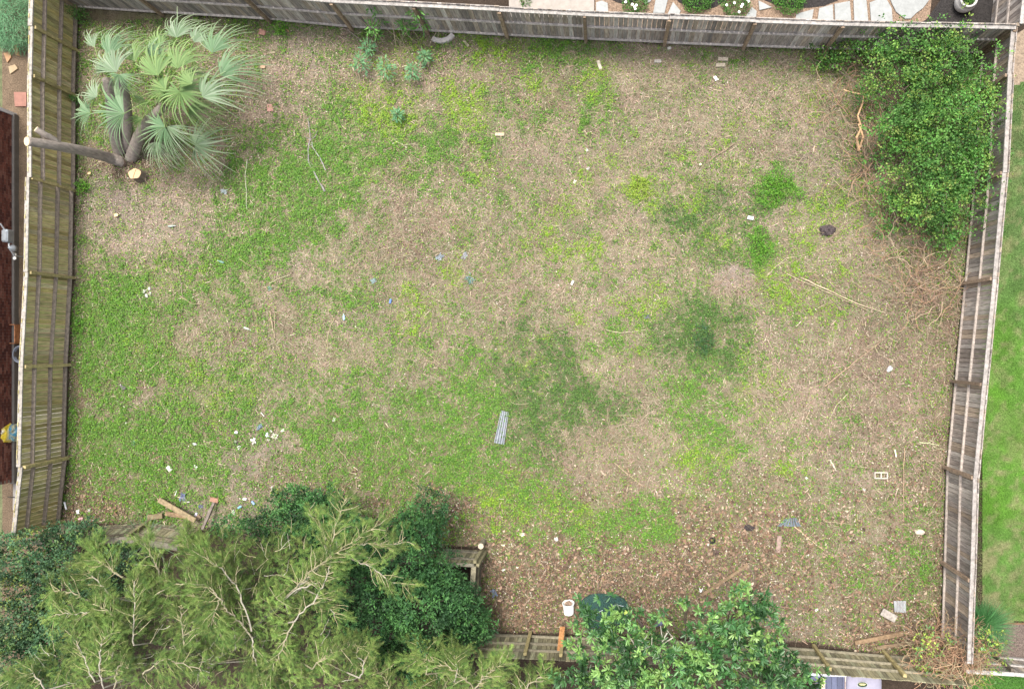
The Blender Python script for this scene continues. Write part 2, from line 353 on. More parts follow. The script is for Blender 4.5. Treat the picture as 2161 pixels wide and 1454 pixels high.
def merge(parts):
    Vs, Fs, Cs = [], [], []; b = 0
    for V, F, C in parts:
        Vs.append(V); Fs.append(F + b); Cs.append(C); b += len(V)
    return np.concatenate(Vs), np.concatenate(Fs), np.concatenate(Cs)
UPN = lambda n, s=.5: norm(np.stack([rng.normal(0, s, n), rng.normal(0, s, n), np.ones(n)], 1))
def hdir(n, s=.3):
    a = rnd(n, 0, 2 * PI); return norm(np.stack([np.cos(a), np.sin(a), rng.normal(0, s, n)], 1))

# candidate points in yard
def yard_pts(n):
    x = rnd(n, -18.2, 13); y = rnd(n, -10, 10.4)
    k = inpoly(x, y, yard_w); return x[k], y[k]
# green ground cover (clover, weeds)
x, y = yard_pts(1900000); Wc = cover(x, y)
clump = np.clip((.5 * fbm(x, y, 9, 101, 3) + .5 * fbm(x, y, 3, 111, 3) - .38) * 4.6, .24, 1.2)
parts = []
for t, dens, pal, sz in (('g', 1.5, [(.12, .29, .028), (.09, .23, .024), (.17, .32, .035), (.06, .15, .022), (.15, .23, .06)], (.018, .036)),
                         ('y', 1.4, [(.22, .36, .025), (.15, .3, .025), (.28, .4, .04)], (.018, .034)),
                         ('d', 1.3, [(.065, .15, .028), (.09, .195, .035), (.045, .105, .022), (.12, .21, .045)], (.016, .034))):
    lo = 0 if t == 'g' else (.0)
    k = rng.random(len(x)) < ((Wc[t] + .03 * (t != 'd')) * dens * (.35 + .65 * np.clip(Wc[t] * 1.6, 0, 1)) * clump)
    px_, py_ = x[k], y[k]; n = len(px_)
    z = gz(px_, py_) + rnd(n, .005, .03) + rnd(n, 0, .09 if t == 'd' else .06) * np.clip(clump[k], 0, 1)
    parts.append(quadgeo(np.stack([px_, py_, z], 1), hdir(n), UPN(n, .45), rnd(n, *sz) * 1.5, rnd(n, *sz) * 1.25, palcol(n, pal, .3)))
V_, F_, C_ = merge(parts)
setp(npmesh('clover', V_, F_, C_, M_leaf), 'bright and dark green low clover and weeds spreading over the yard', 'ground cover', kind='stuff')
# green grass blades
x, y = yard_pts(260000); Wc = cover(x, y); k = rng.random(len(x)) < (Wc['d'] * .9 + Wc['g'] * .3 + Wc['y'] * .3 + Wc['s'] * .75 + Wc['b'] * .2 + .1)
px_, py_ = x[k], y[k]; n = len(px_)
V_, F_, C_ = ribbon(np.stack([px_, py_, gz(px_, py_) + rnd(n, 0, .03)], 1), rnd(n, 0, 2 * PI), rnd(n, .05, .16), rnd(n, .004, .008), palcol(n, [(.12, .2, .06), (.09, .16, .05), (.17, .22, .09), (.24, .29, .17)]), el=rnd(n, .1, .9))
setp(npmesh('grass', V_, F_, C_, M_grass), 'thin green grass blades among the weeds of the yard', 'grass', kind='stuff')
# straw
x, y = yard_pts(520000); Wc = cover(x, y)
pr = Wc['s'] * 1.0 + Wc['e'] * .28 + Wc['l'] * .3 + Wc['b'] * .22 + .05 * Wc['g'] + .02
k = rng.random(len(x)) < pr * .62
px_, py_ = x[k], y[k]; n = len(px_)
SP = [(.37, .29, .21), (.27, .2, .15), (.56, .48, .37), (.5, .41, .33), (.13, .095, .075), (.3, .21, .165), (.25, .28, .16), (.43, .34, .26), (.2, .145, .11)]
tonev = (.62 + .76 * fbm(px_, py_, 1.6, 33, 4))[:, None]; pinkv = 1 + (fbm(px_, py_, 1.1, 44, 3)[:, None] - .5) * np.array((.25, -.05, .1))[None]
V_, F_, C_ = ribbon(np.stack([px_, py_, gz(px_, py_) + rnd(n, .004, .035)], 1), rnd(n, 0, 2 * PI) * .6 + 3 * fbm(px_, py_, .9, 61, 2), rnd(n, .05, .24), rnd(n, .004, .009), palcol(n, SP) * tonev * pinkv, curve=.7, lift=.03)
setp(npmesh('dry_grass', V_, F_, C_, M_dry), 'tan dry grass stalks matted over the yard', 'dry grass', kind='stuff')
# long dead vine stems
x, y = yard_pts(16000); Wc = cover(x, y)
uu_, vv_ = UV(x, y)
hot = np.exp(-(((uu_ - 1480) / 260) ** 2 + ((vv_ - 250) / 160) ** 2)) + np.exp(-(((uu_ - 1850) / 120) ** 2 + ((vv_ - 560) / 300) ** 2)) + np.exp(-(((uu_ - 860) / 130) ** 2 + ((vv_ - 530) / 90) ** 2)) + .8 * np.exp(-(((uu_ - 1280) / 100) ** 2 + ((vv_ - 960) / 60) ** 2))+ .6 * np.exp(-(((uu_ - 1880) / 120) ** 2 + ((vv_ - 1000) / 250) ** 2))
k = rng.random(len(x)) < (Wc['s'] * .5 + .12) * (.28 + .7 * hot)
px_, py_ = x[k], y[k]; n = len(px_)
for (cu, cv, su, sv, cn) in ((1375,305,32,22,150),(850,470,45,28,260),(800,540,45,18,140),(1725,345,35,40,170),(1745,120,50,20,220),(1690,190,45,40,160),(1545,590,25,14,110),(1900,590,60,35,260),(1960,660,40,50,220),(1275,925,55,25,260),(1310,1000,40,18,100),(845,370,20,22,110),(1150,620,40,30,130),(1870,760,70,35,180),(1820,960,60,40,120),(960,600,50,30,150),(1360,850,16,50,130),(470,935,30,12,60),(1990,1050,14,90,160),(1600,840,40,25,110),(1410,160,60,20,110)):
    for _ in range(int(cn * .6)):
        p_ = P(R.gauss(cu, su), R.gauss(cv, sv)); px_ = np.append(px_, p_.x); py_ = np.append(py_, p_.y)
k = inpoly(px_, py_, yard_w); px_, py_ = px_[k], py_[k]; n = len(px_)
V_, F_, C_ = ribbon(np.stack([px_, py_, gz(px_, py_) + rnd(n, .03, .09)], 1), rnd(n, 0, 2 * PI), rnd(n, .15, .7), rnd(n, .004, .008), palcol(n, [(.32, .25, .18), (.28, .19, .14), (.40, .32, .23), (.2, .135, .095), (.28, .27, .17)]), K=8, curve=.8, lift=.12, taper=False)
setp(npmesh('dead_vines', V_, F_, C_, M_dry), 'long brown and tan dead vine stems lying tangled on the yard', 'dead vines', kind='stuff')
x, y = yard_pts(60000); Wc = cover(x, y); k = rng.random(len(x)) < (Wc['l'] * .55 + Wc['e'] * .2 + Wc['b'] * .25 + Wc['s'] * .14 + .01)
px_, py_ = x[k], y[k]; n = len(px_)
V_, F_, C_ = ribbon(np.stack([px_, py_, gz(px_, py_) + rnd(n, .02, .05)], 1), rnd(n, 0, 2 * PI), rnd(n, .04, .17) * rnd(n, .6, 1.6), rnd(n, .008, .016), palcol(n, [(.42, .33, .24), (.5, .42, .32), (.3, .2, .15), (.2, .14, .11), (.4, .27, .2)]), K=2, curve=.25, lift=.02, taper=False)
setp(npmesh('twigs', V_, F_, C_, M_dry), 'short broken twigs and bark chips strewn over the bare parts of the yard', 'twigs', kind='stuff')
# leaf litter
x, y = yard_pts(260000); Wc = cover(x, y); u_, v_ = UV(x, y)
big = np.clip((v_ - 850) / 250, 0, 1)
k = rng.random(len(x)) < Wc['b'] * (.35 + .9 * big) + Wc['l'] * .3 + Wc['e'] * .1 + Wc['s'] * .11 + .02
px_, py_, b_ = x[k], y[k], big[k]; wl = Wc['l'][k] / (Wc['l'][k] + Wc['b'][k] + .05); n = len(px_)
sz = rnd(n, .016, .038) * (1 + 1.25 * b_ * (rnd(n) < .45) * np.clip(Wc['b'][k] * 2.5, .25, 1))
cb = palcol(n, [(.19, .115, .075), (.25, .155, .105), (.11, .07, .048), (.35, .24, .17), (.075, .05, .036), (.21, .15, .1)]); cl = palcol(n, [(.38, .3, .22), (.48, .4, .3), (.28, .21, .155), (.4, .29, .21)])
cc = np.where((rnd(n) < wl)[:, None], cl, cb)
wh = rnd(n) < .06; sz[wh] = np.minimum(sz[wh], .034); cc[wh] = palcol(wh.sum(), [(.5, .46, .36), (.58, .53, .45)], .1)
V_, F_, C_ = leafgeo(np.stack([px_, py_, gz(px_, py_) + rnd(n, .008, .05)], 1), hdir(n, .2), UPN(n, .35), sz * 1.7, sz * .9, cc, fold=.25, droop=.1)
setp(npmesh('leaf_litter', V_, F_, C_, M_litter), 'brown and pale fallen leaves scattered over the yard', 'fallen leaves', kind='stuff')

# ------------------------------------------------------------------ fences
def fence(name, label, pts, side, h, rails, cap, pal, railcol, postcol, capcol, over=.0, postw=.045, lean=0.0, offs=None, cat='fence', group=None, rd=.02):
    """pts: world post feet; side: +1 if outside is to the left of travel. Pickets outside, rails and posts inside"""
    base = pts[0]; root = empty(name, (base.x, base.y, 0), label, cat, group)
    for i in range(len(pts) - 1):
        a, b = pts[i].copy(), pts[i + 1].copy(); a.z = b.z = 0
        d = (b - a); Ln = d.length; d.normalize(); out = Vector((-d.y, d.x, 0)) * side
        off = offs[i] if offs else 0.0
        hh = h + R.uniform(-.02, .02)
        m = MB(); x = .0; t0 = R.uniform(-.01, .01)
        while x < Ln - .02:
            w = R.uniform(.132, .142); w = min(w, Ln - x)
            c = palc(pal); z1 = hh + over + R.uniform(-.02, .015); yo = .032 + off + R.uniform(-.004, .004)
            ln = out * lean
            ctr = a + d * (x + w / 2) + out * yo + Vector((0, 0, z1 / 2)) + ln * .5
            m.box(ctr, d * (w / 2 - R.uniform(.004, .009)) + Vector((0, 0, R.uniform(-.001, .001))), out * .009, Vector((0, 0, z1 / 2)) + ln * .5, c)
            x += w
        m.build('picket_panel', M_picket, root)
        for rz in rails:
            m = MB(); ctr = (a + b) / 2 + Vector((0, 0, rz + R.uniform(-.015, .015))) + out * (off - .003 + lean * rz / h)
            tilt = Vector((0, 0, R.uniform(-.012, .012)))
            m.box(ctr - out * (rd - .02), d * (Ln / 2 - .004) + tilt, out * rd, Vector((0, 0, .044 if rd < .03 else .02)), shade(railcol, .18), .003); m.build('rail', M_rail, root)
        if cap:
            m = MB(); ctr = (a + b) / 2 + Vector((0, 0, hh - cap[2])) + out * (off + cap[1] + lean)
            m.box(ctr, d * (Ln / 2 - .004), out * cap[0], Vector((0, 0, .019)), shade(capcol, .08), .003); m.build('top_rail', M_rail, root)
    for i, p in enumerate(pts):
        j = min(i, len(pts) - 2); d = (pts[j + 1] - pts[j]); d.z = 0; d.normalize(); out = Vector((-d.y, d.x, 0)) * side
        m = MB(); ph = h - .07 - R.uniform(0, .02); off = offs[j] if offs else 0
        m.box(Vector((p.x, p.y, ph / 2)) - out * (.075 - off) + out * lean * .5, d * postw, out * postw, Vector((0, 0, ph / 2)) + out * lean * .5, shade(postcol, .2), .004)
        m.build('post', M_rail, root)
    return root
def palc(pal):
    a = R.choice(pal); k = R.uniform(.75, 1.25); return (a[0] * k, a[1] * k, a[2] * k)
def shade(c, v):
    k = R.uniform(1 - v, 1 + v); return (c[0] * k, c[1] * k, c[2] * k)
MOSS = [(.4, .345, .16), (.42, .365, .18), (.35, .305, .15), (.37, .34, .15), (.41, .355, .21), (.38, .31, .13)]
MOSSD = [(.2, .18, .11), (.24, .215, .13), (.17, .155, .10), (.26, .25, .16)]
GREY = [(.31, .27, .24), (.36, .32, .285), (.25, .215, .195), (.28, .24, .21), (.39, .355, .325), (.32, .265, .215), (.22, .195, .18)]
BRN = [(.3, .235, .18), (.25, .21, .185), (.33, .26, .2), (.24, .2, .175), (.3, .265, .24)]
YLW = W2(YL); YTW = W2(YT); YRW = W2(YR)
YTf = W2([(100, 8), (170, 18), (345, 30)] + YT[3:])
YLf = W2([(166, 6)] + YL[1:])
fence('wooden_fence', 'mossy olive wooden fence with three rails along the left side of the yard', YLf, -1, 1.80, (.16, .72, 1.34), (.065, .0, .03), MOSS, (.25, .205, .165), (.33, .27, .13), (.29, .265, .235), offs=[0, 0, 0, .06, .06, .06, .0], rd=.056)
fence('wooden_fence', 'grey weathered picket fence with pale top rail along the top of the yard', [p for p in YTf], 1, 1.78, (.14, .95), (.075, .0, .05), GREY, (.44, .395, .36), (.24, .175, .12), (.3, .28, .26), over=.03, rd=.03)
fence('wooden_fence', 'grey and brown wooden fence between the yard and the neighbour lawn on the right', YRW, 1, 1.72, (.14, .88), (.08, .0, .05), BRN + GREY[:3], (.37, .32, .28), (.22, .16, .115), (.29, .265, .245), over=.03, rd=.03)
fence('wooden_fence', 'short grey fence running off behind the top right corner beside the black mulch bed', W2([(2082, 108), (2100, -60), (2112, -230)]), -1, 1.75, (.3, .95), (.06, 0, .04), GREY, (.33, .29, .26), (.2, .16, .12), (.31, .29, .27))
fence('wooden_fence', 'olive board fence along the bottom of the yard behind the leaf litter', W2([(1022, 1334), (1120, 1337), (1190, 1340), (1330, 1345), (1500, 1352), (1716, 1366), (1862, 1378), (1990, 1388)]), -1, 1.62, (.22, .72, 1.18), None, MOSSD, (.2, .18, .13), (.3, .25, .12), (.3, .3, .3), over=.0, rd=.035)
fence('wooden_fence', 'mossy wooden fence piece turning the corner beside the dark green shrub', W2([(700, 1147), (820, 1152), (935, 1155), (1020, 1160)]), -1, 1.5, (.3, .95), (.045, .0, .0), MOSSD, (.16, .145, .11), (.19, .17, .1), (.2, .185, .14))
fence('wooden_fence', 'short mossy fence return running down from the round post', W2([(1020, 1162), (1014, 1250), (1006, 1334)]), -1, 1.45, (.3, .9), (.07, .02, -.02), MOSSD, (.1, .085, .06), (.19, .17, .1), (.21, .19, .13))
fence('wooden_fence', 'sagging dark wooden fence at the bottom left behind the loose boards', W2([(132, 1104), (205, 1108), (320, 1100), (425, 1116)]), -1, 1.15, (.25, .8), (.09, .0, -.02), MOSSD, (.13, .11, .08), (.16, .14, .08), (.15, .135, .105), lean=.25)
fence('wooden_fence', 'grey weathered fence crossing the bottom right corner beyond the dead vines', W2([(1990, 1372), (2085, 1378), (2230, 1392)]), -1, 1.3, (.2, .7), (.05, 0, .0), GREY, (.34, .32, .3), (.12, .1, .08), (.36, .34, .32))
# round post top at the fence corner
pp = P(1021, 1142, 0); root = empty('round_post', pp, 'round wooden post with pale cut top at the fence corner', 'post')
MB().tube([(pp.x, pp.y, 0), (pp.x, pp.y, .5)], [.085, .08], (.16, .14, .1), 12).build('shaft', M_bark, root)
MB().tube([(pp.x, pp.y, .5), (pp.x, pp.y, .53)], [.088, .085], (.5, .43, .33), 12).build('cut_top', M_cut, root)
bp = P(1183, 1328); 
mb = MB(); a = P(1187, 1322, .35); b = P(1181, 1372, 1.2); mb.box((a + b) / 2, (b - a) / 2, Vector((.075, 0, 0)), Vector((0, .0, .02)), (.42, .2, .08)); setp(mb.build('brace_board', M_rail), 'orange brown board leaning against the olive bottom fence', 'board')
mb = MB(); a = P(1935, 1393, .0); a = P(1880, 1418, 1.1); b = P(1950, 1428, 1.1); mb.box((a + b) / 2, (b - a) / 2, Vector((0, .05, 0)), Vector((0, 0, .03)), (.16, .07, .05)); setp(mb.build('wooden_beam', M_rail), 'reddish brown beam just outside the olive bottom fence', 'beam')

# ------------------------------------------------------------------ neighbours' ground
def sheet(name, pts, z, colr, m, kind='structure', label=None, cat=None):
    o = MB().add([(p.x, p.y, z) for p in pts], [tuple(range(len(pts)))[::-1]], colr).build(name, m)
    return setp(o, label, cat, kind=kind)
lawn_px = [(2100, 222), (2128, 188), (2300, 110), (2600, 100), (2600, 1312), (2090, 1312), (2010, 1310), (2022, 1000), (2040, 700), (2070, 420)]
lw = W2(lawn_px); GX2 = np.arange(11.2, 20, .09); GY2 = np.arange(-11.5, 11.5, .09); a_, b_ = np.meshgrid(GX2, GY2); a_ = a_.ravel(); b_ = b_.ravel()
lwp = [tuple(p)[:2] for p in lw]
def lawncol(x, y):
    u, v = UV(x, y); n = fbm(x, y, .8, 40, 4)
    br = np.exp(-((v - 950) / 300) ** 2) * .7 + np.clip((n - .45) * 2, 0, 1) * .7
    tan = np.clip((fbm(x, y, 1.3, 60, 4) - .48) * 4, 0, 1) * (np.exp(-((v - 1160) / 160) ** 2) + .35) * (.4 + .9 * np.exp(-((u - 2085) / 45) ** 2))
    g = np.array((.09, .17, .055))[None] * (1 - br[:, None]) + np.array((.10, .25, .03))[None] * br[:, None]
    tan = tan + np.clip((fbm(x, y, 5, 70, 3) - .5) * 2.2, 0, .6)
    g = g * (.7 + .6 * fbm(x, y, 3.3, 80, 3))[:, None]
    t = np.clip(tan, 0, .75)[:, None]
    g = g * (.75 + .5 * fbm(x, y, 1.4, 95, 3))[:, None] * np.array((1.05, .97, .95))[None]
    return g * (1 - t) + np.array((.26, .24, .13))[None] * t
c_ = lawncol(a_, b_); nx2 = len(GX2); ny2 = len(GY2)
ii = (np.arange(ny2 - 1)[:, None] * nx2 + np.arange(nx2 - 1)[None]).ravel()
cx_ = a_[ii] + .045; cy_ = b_[ii] + .045; kk = inpoly(cx_, cy_, lwp); ii = ii[kk]
setp(npmesh('lawn', np.stack([a_, b_, .035 + 0 * a_], 1), np.stack([ii, ii + 1, ii + nx2 + 1, ii + nx2], 1), c_ * .8, M_ground, smooth=True), kind='structure')
n = 110000; x = rnd(n, 11, 14.6); y = rnd(n, -9.5, 9.6); k = inpoly(x, y, lwp); x, y = x[k], y[k]; n = len(x)
V_, F_, C_ = ribbon(np.stack([x, y, np.full(n, .037)], 1), rnd(n, 0, 2 * PI), rnd(n, .03, .07), rnd(n, .005, .009), lawncol(x, y) * rng.uniform(.75, 1.35, (n, 1)), K=2, el=rnd(n, .4, 1.3))
setp(npmesh('lawn_grass', V_, F_, C_, M_grass), 'short mown green lawn grass beyond the right fence', 'lawn grass', kind='stuff')
sheet('soil_strip', W2([(2080, 110), (2200, 40), (2400, -100), (2400, 150), (2128, 188), (2096, 225)]), .03, (.24, .185, .135), M_soil)
sheet('mulch_bed', W2([(2015, 1316), (2500, 1316), (2500, 1500), (2000, 1440)]), .03, (.13, .10, .085), M_mulch)
mb = MB(); a = P(2090, 1313); b = P(2400, 1315); mb.box((a + b) / 2 + Vector((0, 0, .04)), (b - a) / 2, Vector((0, .015, 0)), Vector((0, 0, .05)), (.2, .11, .07)); setp(mb.build('lawn_edging', M_rail), 'thin reddish edging board between the lawn and the mulch bed', 'edging')
x = rnd(9000, 9, 14.6); y = rnd(9000, -11, -8.7); u_, v_ = UV(x, y); k = (v_ > 1395) & (u_ > 2020); x, y = x[k], y[k]; n = len(x)
sheet('lawn', W2([(2040, 1392), (2500, 1412), (2500, 1700), (2030, 1700)]), .04, (.06, .14, .03), M_soil)
x = rnd(20000, 10.5, 15); y = rnd(20000, -11.5, -9.4); u_, v_ = UV(x, y); k = (v_ > 1405) & (u_ > 2050); x, y = x[k], y[k]; n = len(x)
V_, F_, C_ = ribbon(np.stack([x, y, np.full(n, .042)], 1), rnd(n, 0, 2 * PI), rnd(n, .04, .09), rnd(n, .006, .011), palcol(n, [(.07, .2, .03), (.1, .25, .04)]), K=2, el=rnd(n, .4, 1.2))
setp(npmesh('lawn_grass', V_, F_, C_, M_grass), 'strip of dark green lawn grass in the bottom right corner', 'lawn grass', kind='stuff')
# garden beyond top fence
sheet('gravel_path', W2([(1255, 60), (1255, -200), (1990, -200), (1960, 45), (1900, 70)]), .02, (.22, .155, .11), M_mulch)
sheet('mulch_bed', W2([(1900, 75), (1955, 42), (1985, 0), (1990, -200), (2130, -200), (2105, 100)]), .026, (.028, .025, .024), M_mulch)
def blob(cu, cv, ru, rv, n=18, j=.12, a0=0):
    return [P(cu + ru * math.cos(t) * R.uniform(1 - j, 1 + j), cv + rv * math.sin(t) * R.uniform(1 - j, 1 + j)) for t in [2 * PI * k / n for k in range(n)]]
for (cu, cv, ru, rv) in ((1480, -22, 62, 44), (1690, -28, 100, 48), (1318, -14, 34, 24)):
    sheet('mulch_bed', blob(cu, cv, ru, rv, j=.03)[::-1], .03, (.03, .026, .025), M_mulch)
mb = MB(); mb.poly([Vector((p.x, p.y, .09)) for p in W2([(1075, 40), (1075, -150), (1254, -150), (1254, 40)])][::-1], .2, (.30, .27, .24)); setp(mb.build('patio', M_stone), kind='structure')
ST = [([(1258, 8), (1270, 4), (1282, 9), (1284, 30), (1258, 30)], 'rounded grey stepping stone beside the pale patio slab'),
      ([(1362, -10), (1384, -12), (1372, 6), (1360, 12)], 'grey stepping stone just right of the left white flower clump'),
      ([(1386, -12), (1412, -12), (1402, 30), (1378, 30)], 'narrow grey stepping stone left of the round green shrub'),
      ([(1420, 7), (1436, 26), (1432, 34), (1408, 34)], 'small pointed grey stone by the gravel in front of the round shrub'),
      ([(1586, 18), (1596, 26), (1594, 44), (1568, 44)], 'grey stone at the right foot of the larger white flower clump'),
      ([(1600, 4), (1628, 18), (1602, 24)], 'triangular grey stone between the flower clump and the second round shrub'),
      ([(1680, 32), (1716, 22), (1712, 46), (1676, 50)], 'small grey flagstone at the left start of the stone path'),
      ([(1728, 20), (1756, 12), (1758, 60), (1722, 60)], 'grey flagstone second from the left of the stone path'),
      ([(1760, 11), (1792, 5), (1796, 60), (1762, 60)], 'grey flagstone in the middle of the stone path'),
      ([(1800, 3), (1826, -6), (1832, 60), (1802, 60)], 'grey flagstone fourth from the left of the stone path'),
      ([(1834, 8), (1866, -4), (1880, 20), (1884, 70), (1838, 60)], 'pale flagstone touching the large rounded slab'),
      ([(1872, -14), (1962, -16), (1958, 4), (1946, 20), (1932, 30), (1920, 42), (1908, 42), (1890, 28), (1880, 8)], 'largest pale rounded flagstone beside the black mulch bed')]
for pts, lab in ST:
    pw = [Vector((p.x, p.y, .06)) for p in W2(pts)][::-1]
    c = shade((.29, .30, .295), .07)
    setp(MB().poly(pw, .08, c).build('flagstone', M_stone), lab, 'flagstone', 'flagstones in the garden beyond the top fence')

def plant_leaves(name, root, c, rx, ry, rz, n, L, Wd, pal, mt=M_leaf, inner=.55, seed=0, up=.6, z0=None, rough=.35, clump=0):
    """foliage filling an uneven dome"""
    th = rnd(n, 0, 2 * PI); cz = rng.uniform(-.1, 1, n); rr = rng.uniform(inner, 1, n) ** .7
    s = np.sqrt(np.clip(1 - cz * cz, 0, 1))
    lump = 1 + rough * (vn(th * 1.3 + seed, cz * 2.3 + seed, 1.7, seed) - .5) * 2
    d = np.stack([np.cos(th) * s, np.sin(th) * s, cz], 1)
    p = np.array(c)[None] + d * np.array((rx, ry, rz))[None] * (rr * lump)[:, None]
    p[:, 2] = np.maximum(p[:, 2], .03)
    dd = norm(d * .6 + rng.normal(0, .6, (n, 3))); nn = norm(d * up + np.array((0, 0, .7))[None] + rng.normal(0, .35, (n, 3)))
    cc = palcol(n, pal)
    return leafgeo(p, dd, nn, rnd(n, *L), rnd(n, *Wd), cc)
def shrub(name, u, v, rpx, z, label, cat, pal, n=900, L=(.03, .05), Wd=(.018, .03), group=None, ry=None, flowers=0, fcol=(.9, .92, .85), rough=.35, mt=M_leaf):
    c = P(u, v, z * .5); c.z = 0; s = rpx / 68.0; root = empty(name, c, label, cat, group)
    g = plant_leaves(name, root, (c.x, c.y, z * .25), s, ry / 68. if ry else s, z * .8, n, L, Wd, pal, seed=R.randint(0, 99), rough=rough)
    npmesh('foliage', *g, mt, root)
    m = MB()
    for k in range(5):
        a = R.uniform(0, 2 * PI); m.tube([(c.x, c.y, 0), (c.x + math.cos(a) * s * .3, c.y + math.sin(a) * s * .3, z * .4), (c.x + math.cos(a) * s * .6, c.y + math.sin(a) * s * .6, z * .7)], [.012, .009, .005], (.15, .11, .07), 5)
    m.build('stem', M_bark, root)
    if flowers:
        for k in range(flowers):
            a = R.uniform(0, 2 * PI); r = math.sqrt(R.random()) * .95; m = MB()
            q = Vector((c.x + math.cos(a) * s * r, c.y + math.sin(a) * (ry / 68. if ry else s) * r, z * .3 + z * .85 * math.sqrt(1 - r * r) + .03))
            m.lathe(q, [(.036, 0), (.04, .008), (.016, .016), (.0, .02)], fcol, 8)
            m.build('flower', M_plast, root)
    return root
BOX = [(.05, .15, .03), (.08, .2, .04), (.12, .26, .05)]
shrub('flowering_plant', 1342, 2, 26, .35, 'smaller clump of white daisies beside the grey stepping stones', 'flowers', BOX, 1100, flowers=14, group='white flower clumps')
shrub('flowering_plant', 1552, 2, 32, .4, 'larger clump of white daisies between two round green shrubs', 'flowers', BOX, 1600, flowers=24, group='white flower clumps')
shrub('round_shrub', 1472, -10, 34, .5, 'round clipped green shrub in black mulch between the daisies', 'shrub', [(.07, .2, .03), (.11, .27, .04), (.05, .14, .02)], 2200, rough=.1)
shrub('round_shrub', 1668, -8, 34, .5, 'round clipped green shrub in black mulch above the stone path', 'shrub', [(.07, .2, .03), (.12, .29, .04), (.05, .14, .02)], 2200, rough=.1)
shrub('small_plant', 1108, 2, 12, .3, 'small plant on the pale patio slab above the fence', 'plant', BOX, 150, L=(.04, .06))
# planter
c = P(2028, 14, .0); root = empty('planter', c, 'round white planter with a small green plant on the black mulch', 'planter')
MB().lathe(c, [(.17, 0), (.24, .08), (.3, .22), (.29, .34), (.24, .42), (.26, .45), (.245, .47), (.2, .46), (.19, .40)], (.42, .41, .4), 28, cap=False).build('pot', M_stone, root, smooth=True)
MB().lathe(c + Vector((0, 0, .38)), [(.2, 0), (.1, .015), (0.001, .02)], (.06, .05, .04), 20, cap=False).build('potting_soil', M_soil, root)
n = 160; th = rnd(n, 0, 2 * PI); pos = np.stack([np.full(n, c.x), np.full(n, c.y), np.full(n, .4)], 1) + np.stack([np.cos(th), np.sin(th), 0 * th], 1) * rnd(n, 0, .08)[:, None]
npmesh('foliage', *leafgeo(pos, np.stack([np.cos(th), np.sin(th), rnd(n, .3, 1.6)], 1), UPN(n), rnd(n, .1, .17), .02, palcol(n, BOX)), M_leaf, root)

# ------------------------------------------------------------------ left neighbour
c0 = P(37, 248); c1 = P(30, 1015)
hr = empty('brick_house', (c0.x, c0.y, 0), 'dark red brick house wall beyond the left fence', 'house')
m = MB(); hz = 2.7; wx = c0.x
MB().box(((c0.x) - .02, (c0.y + c1.y) / 2, .09), Vector((.07, 0, 0)), Vector((0, (c0.y - c1.y) / 2 + .05, 0)), Vector((0, 0, .09)), (.13, .12, .11)).build('foundation', M_stone, hr)
m = MB(); z = .185; row = 0
m.box((wx - .145, (c0.y + c1.y) / 2, hz / 2 + .1), Vector((.1, 0, 0)), Vector((0, (c0.y - c1.y) / 2, 0)), Vector((0, 0, hz / 2)), (.2, .17, .15))
while z < hz:
    yy = c1.y + (.1 if row % 2 else 0)
    while yy < c0.y:
        L_ = min(.19, c0.y - yy); c = R.choice([(.12, .045, .035), (.16, .06, .045), (.09, .035, .03), (.2, .09, .07)])
        if L_ > .03: m.box((wx - .04 + R.uniform(-.002, .002), yy + L_ / 2, z + .03), Vector((.008, 0, 0)), Vector((0, L_ / 2, 0)), Vector((0, 0, .029)), shade(c, .15))
        yy += .2
    z += .07; row += 1
m.build('wall', M_brick, hr)
mb = MB(); mb.box((wx - .16, c0.y + .06, 1.35), Vector((.16, 0, 0)), Vector((0, .05, 0)), Vector((0, 0, 1.35)), (.55, .56, .6)); mb.build('corner_trim', M_plast, hr)
a = P(3, 735, 1.3); m = MB(); m.box((wx - .03, a.y, 1.5), Vector((.02, 0, 0)), Vector((0, .9, 0)), Vector((0, 0, .6)), (.5, .5, .52)); w = m.build('window', M_plast, hr)
MB().box((wx - .005, a.y, 1.5), Vector((.004, 0, 0)), Vector((0, .8, 0)), Vector((0, 0, .5)), (.08, .1, .12)).build('pane', M_metal, w)
m = MB().poly([Vector((p.x, p.y, .06)) for p in W2([(30, 1075), (130, 1075), (140, 855), (34, 855)])], .1, (.27, .25, .23)); setp(m.build('concrete_path', M_stone), kind='structure')
mb = MB()
for k, v in enumerate((942, 1000, 1048)):
    a = P(36, v); mb.box(a + Vector((.5, 0, .07)), Vector((.75, 0, 0)), Vector((0, .012, 0)), Vector((0, 0, .012)), (.04, .035, .03))
# (joints kept with the path)
setp(mb.build('path_joint', M_soil), kind='structure')
# gas meter
g = P(22, 505, .7); root = empty('gas_meter', (g.x, g.y, 0), 'grey gas meter with pipes on the brick wall', 'gas meter')
MB().bevbox((g.x, g.y + .08, .8), .11, .2, .14, 0, (.3, .33, .36), .04).build('meter_body', M_metal, root)
MB().lathe((g.x + .05, g.y - .28, .7), [(.02, -.12), (.1, -.1), (.11, 0), (.06, .05), (.03, .12)], (.33, .36, .4), 16).build('regulator', M_metal, root, smooth=True)
MB().tube([(g.x - .2, g.y + .45, 1.0), (g.x - .02, g.y + .42, 1.02), (g.x, g.y + .25, .9)], .025, (.4, .42, .45), 8).tube([(g.x, g.y - .1, .75), (g.x + .05, g.y - .28, .8), (g.x + .03, g.y - .5, .6), (g.x + .03, g.y - .5, 0)], .025, (.4, .42, .45), 8).build('pipe', M_metal, root)
for k in (0, 1):
    MB().lathe((g.x + .03, g.y - .46 - .12 * k, .55), [(.05, 0), (.055, .02), (.05, .04)], (.75, .76, .75), 12).build('fitting', M_metal, root)
